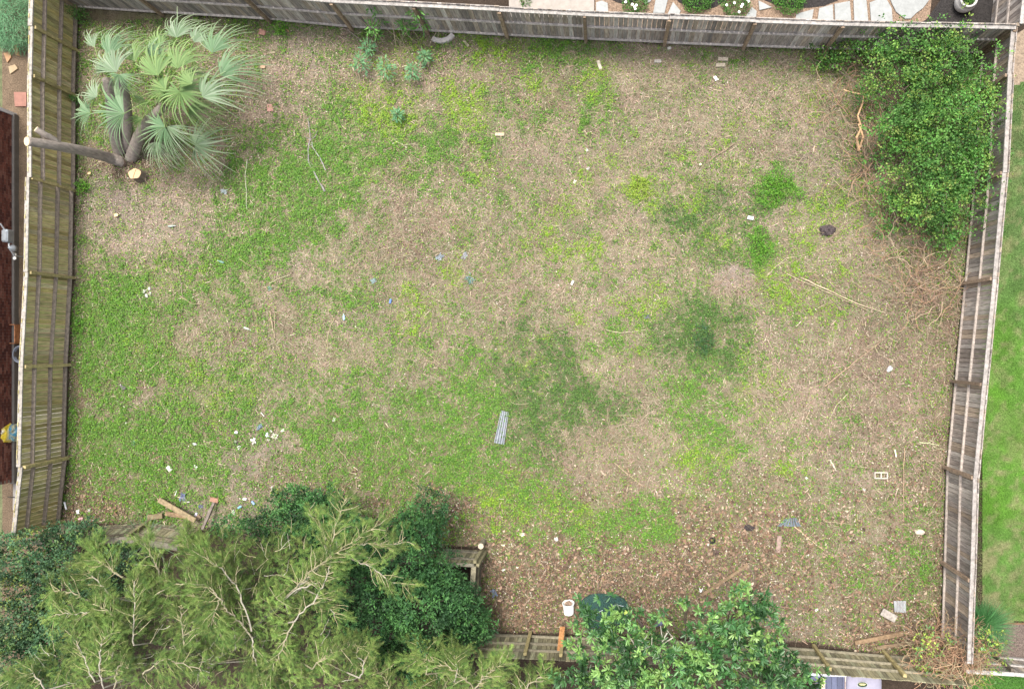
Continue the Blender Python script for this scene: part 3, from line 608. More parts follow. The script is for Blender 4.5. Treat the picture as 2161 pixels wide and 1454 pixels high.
# wooden tray on ground, bag, hose reel, stones, plant
g = P(24, 705, .2); root = empty('wooden_planter_box', (g.x, g.y, 0), 'small orange brown wooden box beside the brick wall', 'box')
for sx, sy, hx, hy in ((-.17, 0, .012, .3), (.17, 0, .012, .3), (0, -.3, .182, .012), (0, .3, .182, .012)):
    MB().box((g.x + sx, g.y + sy, .15), Vector((hx, 0, 0)), Vector((0, hy, 0)), Vector((0, 0, .12)), (.38, .17, .08)).build('side_board', M_rail, root)
MB().box((g.x, g.y, .1), Vector((.155, 0, 0)), Vector((0, .285, 0)), Vector((0, 0, .02)), (.12, .07, .05)).build('bottom', M_soil, root)
g = P(34, 748, .3); m = MB()
for k in range(3): 
    m.tube([(g.x + .2 * math.cos(t), g.y + (.24 + .01 * k) * math.sin(t), .12 + .04 * k) for t in [2 * PI * i / 18 for i in range(19)]], .018, (.25, .28, .34), 6)
setp(m.build('garden_hose', M_plast), 'coiled grey garden hose on the ground by the brick wall', 'hose')
g = P(16, 915, .3); root = empty('plastic_sack', (g.x, g.y, 0), 'yellow blue and white plastic sack beside the brick wall', 'sack')
def crumple(c, rx, ry, rz, col, nn=14, j=.25, m=None, cols=None):
    m = m or MB(); vs = []; fs = []; k0 = 7
    for i in range(k0 + 1):
        ph = PI * i / k0
        for k in range(nn):
            t = 2 * PI * k / nn; q = 1 + R.uniform(-j, j)
            vs.append((c[0] + rx * math.sin(ph) * math.cos(t) * q, c[1] + ry * math.sin(ph) * math.sin(t) * q, c[2] + rz * math.cos(ph) * q))
    for i in range(k0):
        for k in range(nn):
            l = (k + 1) % nn; fs.append((i * nn + k, (i + 1) * nn + k, (i + 1) * nn + l, i * nn + l))
    m.add(vs, fs, col)
    if cols:
        b = len(m.v) - len(vs)
        for i in range(len(vs)): m.c[b + i] = R.choice(cols)
    return m
crumple((g.x - .02, g.y, .3), .2, .32, .3, (.6, .5, .05), j=.12, cols=[(.65, .5, .04), (.65, .5, .04), (.7, .7, .66)]).build('sack_body', M_plast, root)
crumple((g.x + .25, g.y + .05, .25), .17, .3, .25, (.05, .2, .3), j=.15, cols=[(.04, .2, .32), (.04, .16, .25), (.3, .3, .2)]).build('sack_top', M_plast, root)
for (pts, lab, cc) in (([(28, 100), (38, 96), (44, 120), (36, 118)], 'long tan stone slab on the soil outside the left fence', (.36, .2, .1)), ([(10, 114), (24, 112), (26, 122), (18, 134)], 'pointed tan stone beside the long slab', (.34, .2, .11)), ([(20, 142), (34, 138), (40, 146), (24, 158)], 'pale tan stone lowest of the three by the left fence', (.32, .24, .15)), ([(32, 196), (58, 196), (58, 226), (34, 226)], 'dull red paving slab outside the left fence', (.26, .13, .1))):
    setp(MB().poly([Vector((p.x, p.y, .05)) for p in W2(pts)][::-1], .06, cc).build('stone_slab', M_stone), lab, 'stone', 'stones outside the left fence')
g = P(18, 30, .5); root = empty('feathery_shrub', (g.x, g.y, 0), 'bluish green feathery shrub outside the top left corner', 'shrub')
n = 5200; th = rnd(n, 0, 2 * PI); r = np.sqrt(rnd(n)) * 1.0; pos = np.stack([g.x + r * np.cos(th), g.y + r * np.sin(th), .9 * np.sqrt(1 - r * r * .95) + rnd(n, -.25, .1)], 1)
npmesh('foliage', *ribbon(pos, th + rng.normal(0, .8, n), rnd(n, .15, .3), rnd(n, .008, .015), palcol(n, [(.1, .26, .12), (.14, .33, .16), (.07, .19, .08), (.2, .38, .2)]), K=3, el=rnd(n, -.2, .7)), M_leaf, root)
MB().tube([(g.x, g.y, 0), (g.x, g.y, .6)], [.04, .02], (.15, .1, .07), 7).build('stem', M_bark, root)

# ------------------------------------------------------------------ cut multi-stem tree and palm
b0 = P(268, 325); root = empty('cut_tree', b0, 'grey multi stemmed trunk with two pale sawn ends leaning over the left fence', 'tree')
BK = (.27, .23, .2)
def limb(pts, rr, col=BK, n=12, par=None, name='stem', wob=.06):
    ps = [P(*p) for p in pts]; out = []; ra = []
    for i in range(len(ps) - 1):
        p0 = ps[max(i - 1, 0)]; p1 = ps[i]; p2 = ps[i + 1]; p3 = ps[min(i + 2, len(ps) - 1)]
        for k in range(5):
            t = k / 5; out.append(.5 * ((2 * p1) + (p2 - p0) * t + (2 * p0 - 5 * p1 + 4 * p2 - p3) * t * t + (3 * p1 - p0 - 3 * p2 + p3) * t ** 3)); ra.append((rr[i] * (1 - t) + rr[i + 1] * t) * 1.25)
    out.append(ps[-1]); ra.append(rr[-1] * 1.25)
    o = MB().tube(out, ra, shade(col, .1), n, wob=wob).build(name, M_bark, par, smooth=True)
    return o, out[-1], (out[-1] - out[-2]).normalized()
o1, e, t = limb([(272, 348, -.25), (255, 341, .05), (232, 334, .3), (185, 321, 1.2), (130, 310, 2.1), (92, 304, 2.6), (57, 299, 3.0)], [.15, .15, .135, .12, .115, .105, .1], par=root)
MB().tube([e + t * .002, e + t * .012], [.125, .122], (.62, .48, .3), 14).build('cut_face', M_cut, o1)
o2, e, t = limb([(130, 312, 2.1), (112, 295, 2.35), (92, 283, 2.6), (76, 273, 2.75)], [.085, .08, .07, .065], par=root)
MB().tube([e + t * .002, e + t * .012], [.081, .077], (.66, .53, .34), 14).build('cut_face', M_cut, o2)
limb([(256, 322, 0), (246, 296, .5), (238, 250, 1.1), (234, 205, 1.7), (226, 168, 2.1)], [.17, .15, .13, .12, .1], par=root)
limb([(272, 315, 0), (270, 290, .5), (266, 235, 1.2), (262, 200, 1.6), (255, 172, 2.0)], [.15, .13, .13, .12, .1], par=root)
limb([(268, 240, 1.1), (258, 205, 1.5), (250, 175, 1.9)], [.1, .09, .07], par=root)
limb([(277, 335, 0), (285, 312, .4), (298, 280, .9), (320, 250, 1.4), (345, 225, 1.8)], [.15, .14, .13, .12, .09], par=root)
crumple((b0.x + .02, b0.y - .12, .02), .36, .34, .13, (.07, .048, .036), nn=22, j=.25).build('root_collar', M_bark, root)
pb = P(318, 300); root = empty('fan_palm', pb, 'green fan palm with wide blue green fronds in the top left corner', 'palm')
pt = P(345, 208, 2.0); pt2 = P(228, 160, 1.95)
MB().tube([pb, P(322, 262, .8), P(335, 225, 1.5), pt], [.1, .1, .09, .08], (.14, .11, .08), 10, wob=.15).build('trunk', M_bark, root)
def frond(hub, direc, rpx, spread, hz, origin, tone=0, droop=.3, nb=27):
    hubw = P(hub[0], hub[1], hz); Rr = rpx / 77.0
    m = MB(); mid = (Vector(origin) + hubw) / 2 + Vector((0, 0, .12))
    MB_pts = [Vector(origin), mid, hubw]
    parts = []
    d0 = math.radians(direc); sp = math.radians(spread)
    pal = [[(.1, .19, .09), (.14, .24, .12), (.2, .3, .17)], [(.16, .26, .09), (.21, .31, .11), (.12, .21, .07)], [(.19, .27, .16), (.28, .35, .24), (.15, .23, .12)]][tone]
    K = 8; n = nb; an = d0 + np.linspace(-sp / 2, sp / 2, n) + rng.normal(0, .03, n)
    Ls = Rr * (1.02 - .25 * np.abs(np.linspace(-1, 1, n)) ** 2) * rng.uniform(.78, 1.2, n)
    dw = sp / n; V = np.empty((n, 2 * (K + 1), 3)); col = palcol(n, pal, .15); C = np.empty((n, 2 * (K + 1), 3))
    fold = np.where(np.arange(n) % 2, 1, -1)
    cup = R.uniform(.1, .35); dr = droop * rng.uniform(.5, 2.4, n)
    tipa = rng.normal(0, .16, n)
    for k in range(K + 1):
        t = k / K; r = Ls * t
        w = np.minimum(r * dw * .56, Rr * .3 * dw * .5) * (1 if t < .3 else max(.06, (1 - (t - .3) / .7) ** .8)) + .0035
        a2 = an + tipa * max(0, t - .5) * 1.6
        z = hubw.z + cup * r * (1 - t) * 1.2 - dr * Rr * max(0, t - .35) ** 2 * 2.6 - .15 * r
        x = hubw.x + r * np.cos(a2); y = hubw.y + r * np.sin(a2)
        sx, sy = -np.sin(a2) * w, np.cos(a2) * w
        V[:, 2 * k] = np.stack([x + sx, y + sy, z + w * .5], 1); V[:, 2 * k + 1] = np.stack([x - sx, y - sy, z - w * .5], 1)
        C[:, 2 * k] = C[:, 2 * k + 1] = col * (1 - .0 * t) + (np.array((.13, .12, .07)) * max(0, t - .35) * 1.5)
    b = np.arange(n)[:, None] * 2 * (K + 1)
    F = np.concatenate([b + np.array([[2 * k, 2 * k + 1, 2 * k + 3, 2 * k + 2]]) for k in range(K)], 0)
    fo = npmesh('frond', V.reshape(-1, 3), F, C.reshape(-1, 3), M_leaf, root)
    MB().tube([MB_pts[0], MB_pts[1], MB_pts[2], hubw + Vector((math.cos(d0), math.sin(d0), .05)) * Rr * .12], [.016, .012, .009, .005], (.22, .33, .1), 5).build('leaf_stalk', M_leaf, fo)
FR = [((205, 205), 150, 60, 120, 2.2, 1, 2), ((190, 240), 175, 70, 150, 1.9, 1, 0), ((410, 90), 60, 60, 120, 2.0, 0, 2), ((340, 100), 130, 66, 130, 2.2, 0, 1), ((300, 205), -120, 55, 130, 1.9, 0, 1), ((200, 100), 120, 55, 80, 2.0, 1, 2), ((330, 300), -95, 66, 130, 1.7, 0, 2), ((252, 158), -95, 48, 190, 2.75, 1, 0), ((222, 148), 165, 46, 90, 2.7, 1, 2), ((318, 120), 70, 60, 110, 2.3, 0, 0), ((405, 178), 140, 62, 120, 2.9, 0, 1), ((246, 153), 118, 100, 120, 2.75, 1, 2), ((232, 118), 85, 85, 90, 2.75, 1, 0), ((285, 130), 110, 70, 110, 2.5, 1, 1), ((333, 160), 112, 105, 120, 2.6, 0, 1), ((373, 80), 92, 72, 140, 2.1, 0, 2), ((375, 145), 95, 90, 130, 2.5, 0, 1),
      ((448, 112), 80, 86, 120, 2.2, 0, 0), ((466, 160), 42, 92, 120, 2.3, 0, 0), ((428, 206), 42, 88, 130, 2.6, 0, 2), ((380, 195), -70, 78, 300, 2.7, 0, 1), ((350, 190), 160, 70, 150, 2.5, 0, 1), ((262, 240), 178, 112, 165, 2.4, 0, 0), ((348, 268), 210, 84, 170, 2.3, 0, 0), ((352, 268), -60, 74, 130, 2.2, 0, 2),
      ((412, 308), 10, 72, 230, 1.3, 0, 2), ((398, 230), -20, 60, 120, 2.0, 0, 1), ((300, 250), -150, 60, 100, 1.9, 0, 1), ((390, 150), -40, 50, 120, 2.1, 0, 0)]
for (hub, dr_, rp, sp, hz_, og, tone) in FR:
    frond(hub, dr_, rp, sp, hz_, pt2 if og else pt, tone)

# stumps
for (u, v, r, hh, lab, cc) in ((284, 367, .19, .32, 'large freshly cut orange stump below the grey trunks', (.58, .39, .23)), (188, 366, .05, .08, 'tiny pale cut stem near the left fence', (.6, .38, .22)), (245, 454, .065, .1, 'small cut stump in the bare soil near the left fence', (.7, .5, .28))):
    p = P(u, v, hh); root = empty('tree_stump', (p.x, p.y, 0), lab, 'stump')
    n = 22; prof = [r * (1 + .1 * math.sin(2 * t + 1) + .06 * math.sin(5 * t)) for t in [2 * PI * k / n for k in range(n)]]
    vs = []; 
    for zz, s in ((0, 1.25), (hh * .4, 1.08), (hh, 1.0)):
        vs += [(p.x + prof[k] * s * math.cos(2 * PI * k / n), p.y + prof[k] * s * math.sin(2 * PI * k / n) * .9, zz) for k in range(n)]
    fs = [(i * n + k, i * n + (k + 1) % n, (i + 1) * n + (k + 1) % n, (i + 1) * n + k) for i in (0, 1) for k in range(n)]
    MB().add(vs, fs, (.17, .13, .1)).build('bark', M_bark, root)
    top = [(a, b, hh + .003) for (a, b, c) in vs[-n:]]; MB().add(top + [(p.x, p.y, hh + .008)], [(k, (k + 1) % n, n) for k in range(n)], cc).build('cut_face', M_cut, root)
    if r > .1: MB().box((p.x, p.y, hh + .01), Vector((.05, .14, 0)), Vector((.006, -.002, 0)), Vector((0, 0, .004)), (.3, .16, .07)).build('crack', M_cut, root)

# ------------------------------------------------------------------ trees and shrubs
def crown(lobes, n, L, Wd, pal, inner=.5, rough=.45, tuft=10, tr=.12, axis_up=.5, fold=.15, youngpal=None, young=.0):
    """leaves gathered in tufts spread through the upper shells of the lobes"""
    parts = []; tot = sum(l[3] * l[4] for l in lobes)
    for li, (x, y, z, rx, ry, rz) in enumerate(lobes):
        nt = max(3, int(n * rx * ry / tot / tuft)); th = rnd(nt, 0, 2 * PI); cz = rng.uniform(-.25, 1, nt); rr = rng.uniform(inner, 1, nt) ** .6
        s = np.sqrt(1 - cz * cz); lump = 1 + rough * (vn(th * 1.5, cz * 3, 1.5, li * 3) - .5) * 2
        d = np.stack([np.cos(th) * s, np.sin(th) * s, cz], 1)
        c = np.array((x, y, z))[None] + d * np.array((rx, ry, rz))[None] * (rr * lump)[:, None]
        c[:, 2] = np.maximum(c[:, 2], .15)
        ctone = palcol(nt, pal, .2) * (.55 + .9 * vn(c[:, 0], c[:, 1], 2.3, 50)[:, None])
        yg = rnd(nt) < young * 3.2 * np.clip((vn(c[:, 0], c[:, 1], 1.6, 3 + li % 3) - .42) * 3, 0.04, 1)
        if youngpal is not None: ctone[yg] = palcol(yg.sum(), youngpal, .12)
        cc = np.repeat(c, tuft, 0); dd0 = np.repeat(norm(d + np.array((0, 0, axis_up))[None]), tuft, 0); m = len(cc)
        rd = norm(rng.normal(0, 1, (m, 3)) + dd0 * .9); pos = cc + rd * tr * rng.uniform(.05, .9, (m, 1))
        nn = norm(dd0 + rng.normal(0, .35, (m, 3)))
        parts.append(leafgeo(pos, rd, nn, rnd(m, *L), rnd(m, *Wd), np.repeat(ctone, tuft, 0) * rng.uniform(.8, 1.2, (m, 1)), fold=fold))
    return merge(parts)
def lob(u, v, z, rx, ry, rz):
    p = P(u, v, z); return (p.x, p.y, z, rx, ry, rz)
def tree(name, label, cat, lobes, base, n, L, Wd, pal, mt=M_leaf, trunk_r=.12, barkc=(.14, .11, .085), group=None, **kw):
    b = P(*base); root = empty(name, b, label, cat, group)
    npmesh('crown', *crown(lobes, n, L, Wd, pal, **kw), mt, root)
    top = sum((Vector(l[:3]) for l in lobes), Vector()) / len(lobes); top = b.lerp(top, .5); top.z = sum(l[2] for l in lobes) / len(lobes) * .5
    MB().tube([b, (b + top) / 2 + Vector((R.uniform(-.1, .1), R.uniform(-.1, .1), 0)), top], [trunk_r, trunk_r * .8, trunk_r * .6], barkc, 9, wob=.1).build('trunk', M_bark, root)
    for l in lobes:
        q = Vector(l[:3]); m = MB(); tr_ = trunk_r * min(1, l[3] / .9); q1 = top.lerp(q, .5) + Vector((R.uniform(-.2, .2), R.uniform(-.2, .2), -.1))
        m.tube([top, q1, q + Vector((0, 0, l[5] * .3))], [tr_ * .5, tr_ * .3, .012], barkc, 6)
        for k in range(4):
            a = R.uniform(0, 2 * PI); m.tube([q1.lerp(q, R.random()), q + Vector((math.cos(a) * l[3] * .7, math.sin(a) * l[4] * .7, l[5] * .6))], [.02, .006], barkc, 5)
        m.build('branch', M_bark, root)
    return root
DG = [(.035, .105, .034), (.052, .145, .043), (.025, .07, .026), (.07, .18, .052)]
tree('dark_shrub_tree', 'dense dark green leafy tree beside the corner of the mossy fence', 'tree',
     [lob(690, 1062, 1.6, .8, .45, .8), lob(490, 1112, 1.2, .5, .3, .5), lob(620, 1050, 1.2, .6, .35, .6), lob(915, 1075, 1.6, .5, .55, .8), lob(880, 1130, 2.0, .8, .6, .9), lob(1015, 1320, 1.3, .4, .35, .6), lob(985, 1330, 1.7, .6, .45, .8), lob(960, 1255, 2.0, .6, .5, .8), lob(760, 1250, 2.6, 1.1, .9, .9), lob(660, 1085, 1.6, 1.05, .6, 1.0), lob(580, 1105, 1.4, .8, .5, .8), lob(880, 1100, 1.7, .65, .55, .9), lob(840, 1180, 2.2, 1.2, .9, 1.2), lob(720, 1150, 2.3, 1.2, .8, 1.0), lob(900, 1280, 2.3, 1.2, .95, 1.1), lob(800, 1320, 2.2, 1.2, .9, 1.0), lob(970, 1290, 1.6, .8, .75, .9), lob(930, 1215, 1.9, .7, .5, .8), lob(1000, 1310, 1.2, .55, .45, .7), lob(880, 1380, 2.0, 1.0, .6, .9)],
     (830, 1260), 52000, (.06, .105), (.028, .045), DG, tuft=10, tr=.12, young=.12, youngpal=[(.09, .23, .06)])
tree('leafy_tree', 'dark bluish green tree in the bottom left corner over the fence end', 'tree',
     [lob(60, 1170, 2.0, 1.2, .7, .9), lob(190, 1120, 1.6, .45, .35, .6), lob(130, 1200, 2.0, 1.0, .7, .8), lob(40, 1290, 2.2, 1.3, 1.0, 1.0), lob(210, 1230, 1.7, .8, .6, .7), lob(130, 1320, 2.2, 1.1, .9, .9), lob(30, 1400, 2.3, 1.2, .8, .9), lob(150, 1120, 1.3, .6, .25, .5), lob(250, 1180, 1.3, .5, .4, .6), lob(120, 1400, 2., 1., .8, .9)],
     (100, 1240), 38000, (.055, .09), (.03, .045), [(.04, .1, .045), (.06, .14, .06), (.03, .075, .035), (.08, .165, .08), (.1, .18, .05)], tuft=9, tr=.11, young=.1, youngpal=[(.2, .25, .05), (.13, .24, .12)])
MG = [(.04, .115, .035), (.055, .15, .042), (.03, .08, .028), (.07, .17, .05)]
tree('broadleaf_tree', 'glossy broadleaf tree with rosettes of leaves over the bottom fence', 'tree',
     [lob(1270, 1300, 3.2, .7, .5, .6), lob(1330, 1330, 3.6, .9, .6, .8), lob(1400, 1400, 4.2, .95, .65, .8), lob(1300, 1400, 3.8, 1.0, .6, .8), lob(1495, 1355, 4.6, .6, .5, .6), lob(1540, 1305, 4.8, .6, .5, .6), lob(1570, 1260, 4.9, .45, .4, .4), lob(1590, 1330, 4.8, .7, .8, .7), lob(1540, 1400, 4.9, 1.1, .7, .9), lob(1640, 1400, 4.4, .7, .6, .7), lob(1440, 1440, 4.6, 1.2, .6, .8), lob(1250, 1430, 3.4, .8, .5, .6), lob(1402, 1290, 4.2, .2, .2, .2), lob(1450, 1268, 4.4, .22, .16, .2), lob(1690, 1440, 4., .5, .4, .5), lob(1210, 1360, 3.2, .25, .2, .25)],
     (1450, 1420), 11500, (.09, .19), (.03, .058), MG, mt=M_gloss, trunk_r=.16, tuft=13, tr=.05, inner=.45, rough=.6, young=.22, youngpal=[(.17, .32, .08), (.22, .36, .1), (.13, .27, .08)], fold=.2, axis_up=1.2)
# bare pale branches through the broadleaf crown
mb = MB()
for pl in ([(1350, 1392, 3.9), (1345, 1370, 4.1), (1330, 1345, 4.2)], [(1350, 1392, 3.9), (1352, 1360, 4.2), (1366, 1340, 4.3)], [(1352, 1372, 4.1), (1375, 1362, 4.2), (1376, 1345, 4.3)], [(1390, 1380, 4), (1398, 1350, 4.3), (1394, 1320, 4.5)], [(1398, 1352, 4.3), (1408, 1335, 4.4)], [(1396, 1360, 4.2), (1420, 1345, 4.3), (1408, 1330, 4.4)]):
    mb.tube([P(*q) for q in pl], [.022, .016, .008][:len(pl)], (.4, .38, .32), 5)
setp(mb.build('dead_branch', M_bark), 'bare pale grey twigs standing out of the broadleaf tree', 'branch')

# feathery trees
def feather_tree(label, base, hubz, limbs, nfill, ellip, name='feathery_tree', seed=0):
    b = P(*base); root = empty(name, b, label, 'tree')
    pal = [(.13, .22, .05), (.16, .26, .06), (.085, .16, .035), (.22, .3, .075), (.04, .09, .022), (.15, .18, .055)]
    hub = P(base[0], base[1], hubz); MB().tube([b, (b + hub) / 2 + Vector((.1, 0, 0)), hub], [.14, .12, .09], (.2, .16, .12), 9, wob=.1).build('trunk', M_bark, root)
    spray_p = []; spray_a = []; spray_e = []
    for pl in limbs:
        pts = [P(*q) for q in pl]; dens = .3 if pl[0][0] >= 590 and pl[0][1] < 1300 and name == 'feathery_tree' else .8
        m = MB(); cc = R.choice([(.28, .25, .17), (.33, .3, .24), (.22, .2, .12)]); nseg = len(pts)
        out = []
        for i in range(nseg - 1):
            for k in range(6):
                out.append(pts[i].lerp(pts[i + 1], k / 6) + Vector((R.uniform(-.03, .03), R.uniform(-.03, .03), R.uniform(-.02, .02))))
        out.append(pts[-1]); N_ = len(out)
        m.tube([hub, hub.lerp(out[0], .6) - Vector((0, 0, .9))] + out, [.02, .014] + [.015 * (1 - .75 * i / N_) + .004 for i in range(N_)], cc, 6)
        heading = math.atan2(pts[-1].y - pts[0].y, pts[-1].x - pts[0].x)
        for i in range(2, N_):
            for s in range(2):
                if R.random() < .75:
                    p = out[i]; a = heading + R.choice((-1, 1)) * R.uniform(.3, 1.1); L_ = R.uniform(.25, .7) * (1 - .4 * i / N_); q = p.copy(); tw = [q.copy()]
                    for k in range(4):
                        a += R.uniform(-.3, .3); q = q + Vector((math.cos(a), math.sin(a), R.uniform(-.25, .25))) * L_ / 4; tw.append(q.copy())
                        for _ in range(4 if R.random() < dens else 0): spray_p.append(tuple(q + Vector((R.uniform(-.07, .07), R.uniform(-.07, .07), R.uniform(-.12, .04))))); spray_a.append(a + R.uniform(-.5, .5))
                    m.tube(tw, [.009, .008, .007, .006, .004], R.choice([(.26, .25, .12), (.34, .3, .19), (.3, .27, .15)]), 4)
            for _ in range(2 if R.random() < dens else 0): spray_p.append(tuple(out[i] + Vector((R.uniform(-.08, .08), R.uniform(-.08, .08), -.04)))); spray_a.append(heading + R.uniform(-.9, .9))
        m.build('branch', M_bark, root)
    m2 = MB()
    for (u, v, z, rx, ry, rz, k) in ellip:
        c = P(u, v, z)
        for i in range(int(nfill * k * 2.1)):
            a = R.uniform(0, 2 * PI); r = math.sqrt(R.random())
            spray_p.append((c.x + math.cos(a) * rx * r, c.y + math.sin(a) * ry * r, z + rz * (math.sqrt(1 - r * r) * R.uniform(.3, 1)) - .1))
            spray_a.append(a + R.uniform(-1.1, 1.1))
            if i % 20 == 0:
                q = Vector(spray_p[-1]) + Vector((0, 0, .1)); aa_ = a + R.uniform(-1.2, 1.2); tw = [q.copy()]
                for _ in range(5): aa_ += R.uniform(-.35, .35); q = q + Vector((math.cos(aa_), math.sin(aa_), R.uniform(-.1, .3))) * R.uniform(.05, .13); tw.append(q.copy())
                m2.tube(tw, [.008, .007, .006, .005, .004, .003], shade(R.choice([(.34, .3, .19), (.26, .24, .13), (.36, .34, .27)]), .2), 4)
    m2.build('twigs', M_bark, root)['kind'] = 'stuff'
    sp = np.array(spray_p); sa = np.array(spray_a); n = len(sp); per = 16
    # sprays: leaflets alternate either side of a short curved stem
    L_ = rnd(n, .12, .28); el = rng.normal(.2, .4, n); ctone = palcol(n, pal, .25) * (.5 + .66 * vn(sp[:, 0], sp[:, 1], 1.9, 66)[:, None])
    t = np.tile(np.linspace(.08, 1, per), n); I = np.repeat(np.arange(n), per); side = np.tile(np.where(np.arange(per) % 2, 1, -1), n)
    bend = np.repeat(rng.normal(0, .5, n), per); aa = sa[I] + bend * t * .5
    pos = sp[I] + np.stack([np.cos(aa) * np.cos(el[I]), np.sin(aa) * np.cos(el[I]), np.sin(el[I]) - .25 * t], 1) * (L_[I] * t)[:, None]
    m_ = len(pos)
    g = ribbon(pos, aa + side * rnd(m_, .35, .9), rnd(m_, .045, .10) * (1.15 - .5 * t), rnd(m_, .006, .010), ctone[I] * rng.uniform(.8, 1.25, (m_, 1)), K=2, curve=.3, lift=.01, el=rnd(m_, -.3, .4))
    npmesh('crown', *g, M_grass, root)
    # small pale seed clusters at tips
    return root
feather_tree('large feathery light green tree with pale crooked branches at the bottom left', (440, 1400), 2.2,
  [[(531, 1343, 4.6), (505, 1310, 4.8), (480, 1290, 5.0), (465, 1263, 5.2), (440, 1235, 5.2), (370, 1231, 5.1), (325, 1255, 5)],
   [(465, 1263, 5.2), (450, 1300, 5.2), (462, 1330, 5.1)], [(465, 1263, 5), (400, 1256, 4.8), (310, 1254, 4.7)],
   [(531, 1330, 4.6), (500, 1240, 4.8), (470, 1200, 4.8), (440, 1180, 4.6), (400, 1160, 4.4), (392, 1138, 4.3)],
   [(620, 1245, 4.8), (650, 1210, 5), (690, 1180, 5.1), (730, 1152, 5.1), (805, 1104, 5)],
   [(620, 1245, 4.8), (680, 1190, 4.8), (740, 1160, 4.9), (775, 1145, 4.9), (800, 1150, 4.8), (860, 1143, 4.7)],
   [(690, 1190, 4.9), (700, 1140, 5), (720, 1080, 5), (728, 1052, 4.9)],
   [(620, 1245, 4.8), (670, 1230, 4.8), (686, 1215, 4.8), (690, 1160, 5), (680, 1110, 4.9), (650, 1085, 4.7)],
   [(620, 1310, 4.6), (660, 1270, 4.8), (690, 1220, 5), (700, 1180, 5)],
   [(730, 1175, 4.6), (780, 1195, 4.6), (820, 1225, 4.5), (860, 1235, 4.3)],
   [(280, 1360, 5), (282, 1300, 5.2), (284, 1226, 5.2)], [(250, 1290, 5), (220, 1290, 5.1), (160, 1294, 5.1), (118, 1296, 5)],
   [(260, 1320, 5), (230, 1290, 5.2), (198, 1274, 5.2)], [(215, 1454, 5), (210, 1390, 5.2), (215, 1350, 5.3), (235, 1335, 5.3)],
   [(235, 1400, 5), (238, 1360, 5.1), (225, 1335, 5.2)], [(198, 1440, 5), (175, 1380, 5.1), (150, 1340, 5.1)],
   [(260, 1220, 4.8), (220, 1190, 4.8), (192, 1176, 4.7)], [(250, 1215, 4.7), (215, 1185, 4.7), (205, 1155, 4.6)], [(240, 1260, 4.7), (200, 1220, 4.7), (176, 1205, 4.6)],
   [(190, 1270, 4.7), (150, 1250, 4.8), (112, 1247, 4.7)], [(340, 1220, 4.5), (320, 1170, 4.5), (302, 1145, 4.4)],
   [(531, 1345, 4.6), (540, 1400, 4.4), (560, 1460, 4.2)], [(95, 1454, 4.6), (70, 1420, 4.7), (32, 1425, 4.6)], [(240, 1454, 5), (250, 1405, 5.1), (270, 1410, 5.1)],
   [(390, 1380, 4.8), (385, 1320, 4.9), (378, 1280, 4.9)], [(620, 1310, 4.5), (590, 1380, 4.5), (560, 1440, 4.3)], [(640, 1240, 4.6), (690, 1270, 4.5), (705, 1300, 4.4)],
   [(300, 1420, 5), (350, 1390, 5), (420, 1410, 4.9)], [(660, 1410, 4.5), (690, 1380, 4.5), (750, 1360, 4.4)], [(760, 1430, 4.2), (770, 1400, 4.3), (740, 1370, 4.3)]],
  520, [(450, 1270, 3.9, 2.3, 1.2, .9, 1.2), (570, 1205, 3.7, 1.4, .8, .8, .7), (640, 1160, 3.4, 1.1, .6, .6, .25), (330, 1355, 3.9, 1.9, 1.1, .9, .9), (540, 1380, 3.6, 2.0, 1.0, .9, 1.0), (90, 1435, 4.0, 1.3, .35, .4, .3), (660, 1330, 3.4, .7, 1.0, .7, .35), (460, 1150, 3.4, .9, .35, .5, .25), (690, 1430, 3.5, 1.3, .5, .6, .5), (150, 1400, 4., .9, .5, .5, .3)])
feather_tree('smaller feathery light green tree at the bottom centre in front of the olive fence', (1080, 1480), 1.8,
  [[(1000, 1454, 3.2), (970, 1420, 3.4), (915, 1393, 3.4), (870, 1390, 3.3)], [(1002, 1454, 3.2), (1015, 1435, 3.3), (1035, 1415, 3.3), (1060, 1400, 3.3)], [(960, 1440, 3.2), (965, 1410, 3.4), (960, 1380, 3.4)],
   [(830, 1470, 3.2), (810, 1430, 3.3), (780, 1400, 3.3)], [(900, 1420, 3.3), (905, 1390, 3.4), (890, 1365, 3.4)], [(1100, 1470, 3), (1120, 1440, 3.2), (1150, 1420, 3.2)]],
  420, [(960, 1455, 2.6, 1.3, .45, .5, .8), (1110, 1480, 2.4, 1.0, .4, .4, .5), (850, 1460, 2.8, 1.0, .4, .5, .5), (930, 1410, 2.5, .6, .25, .3, .2)])

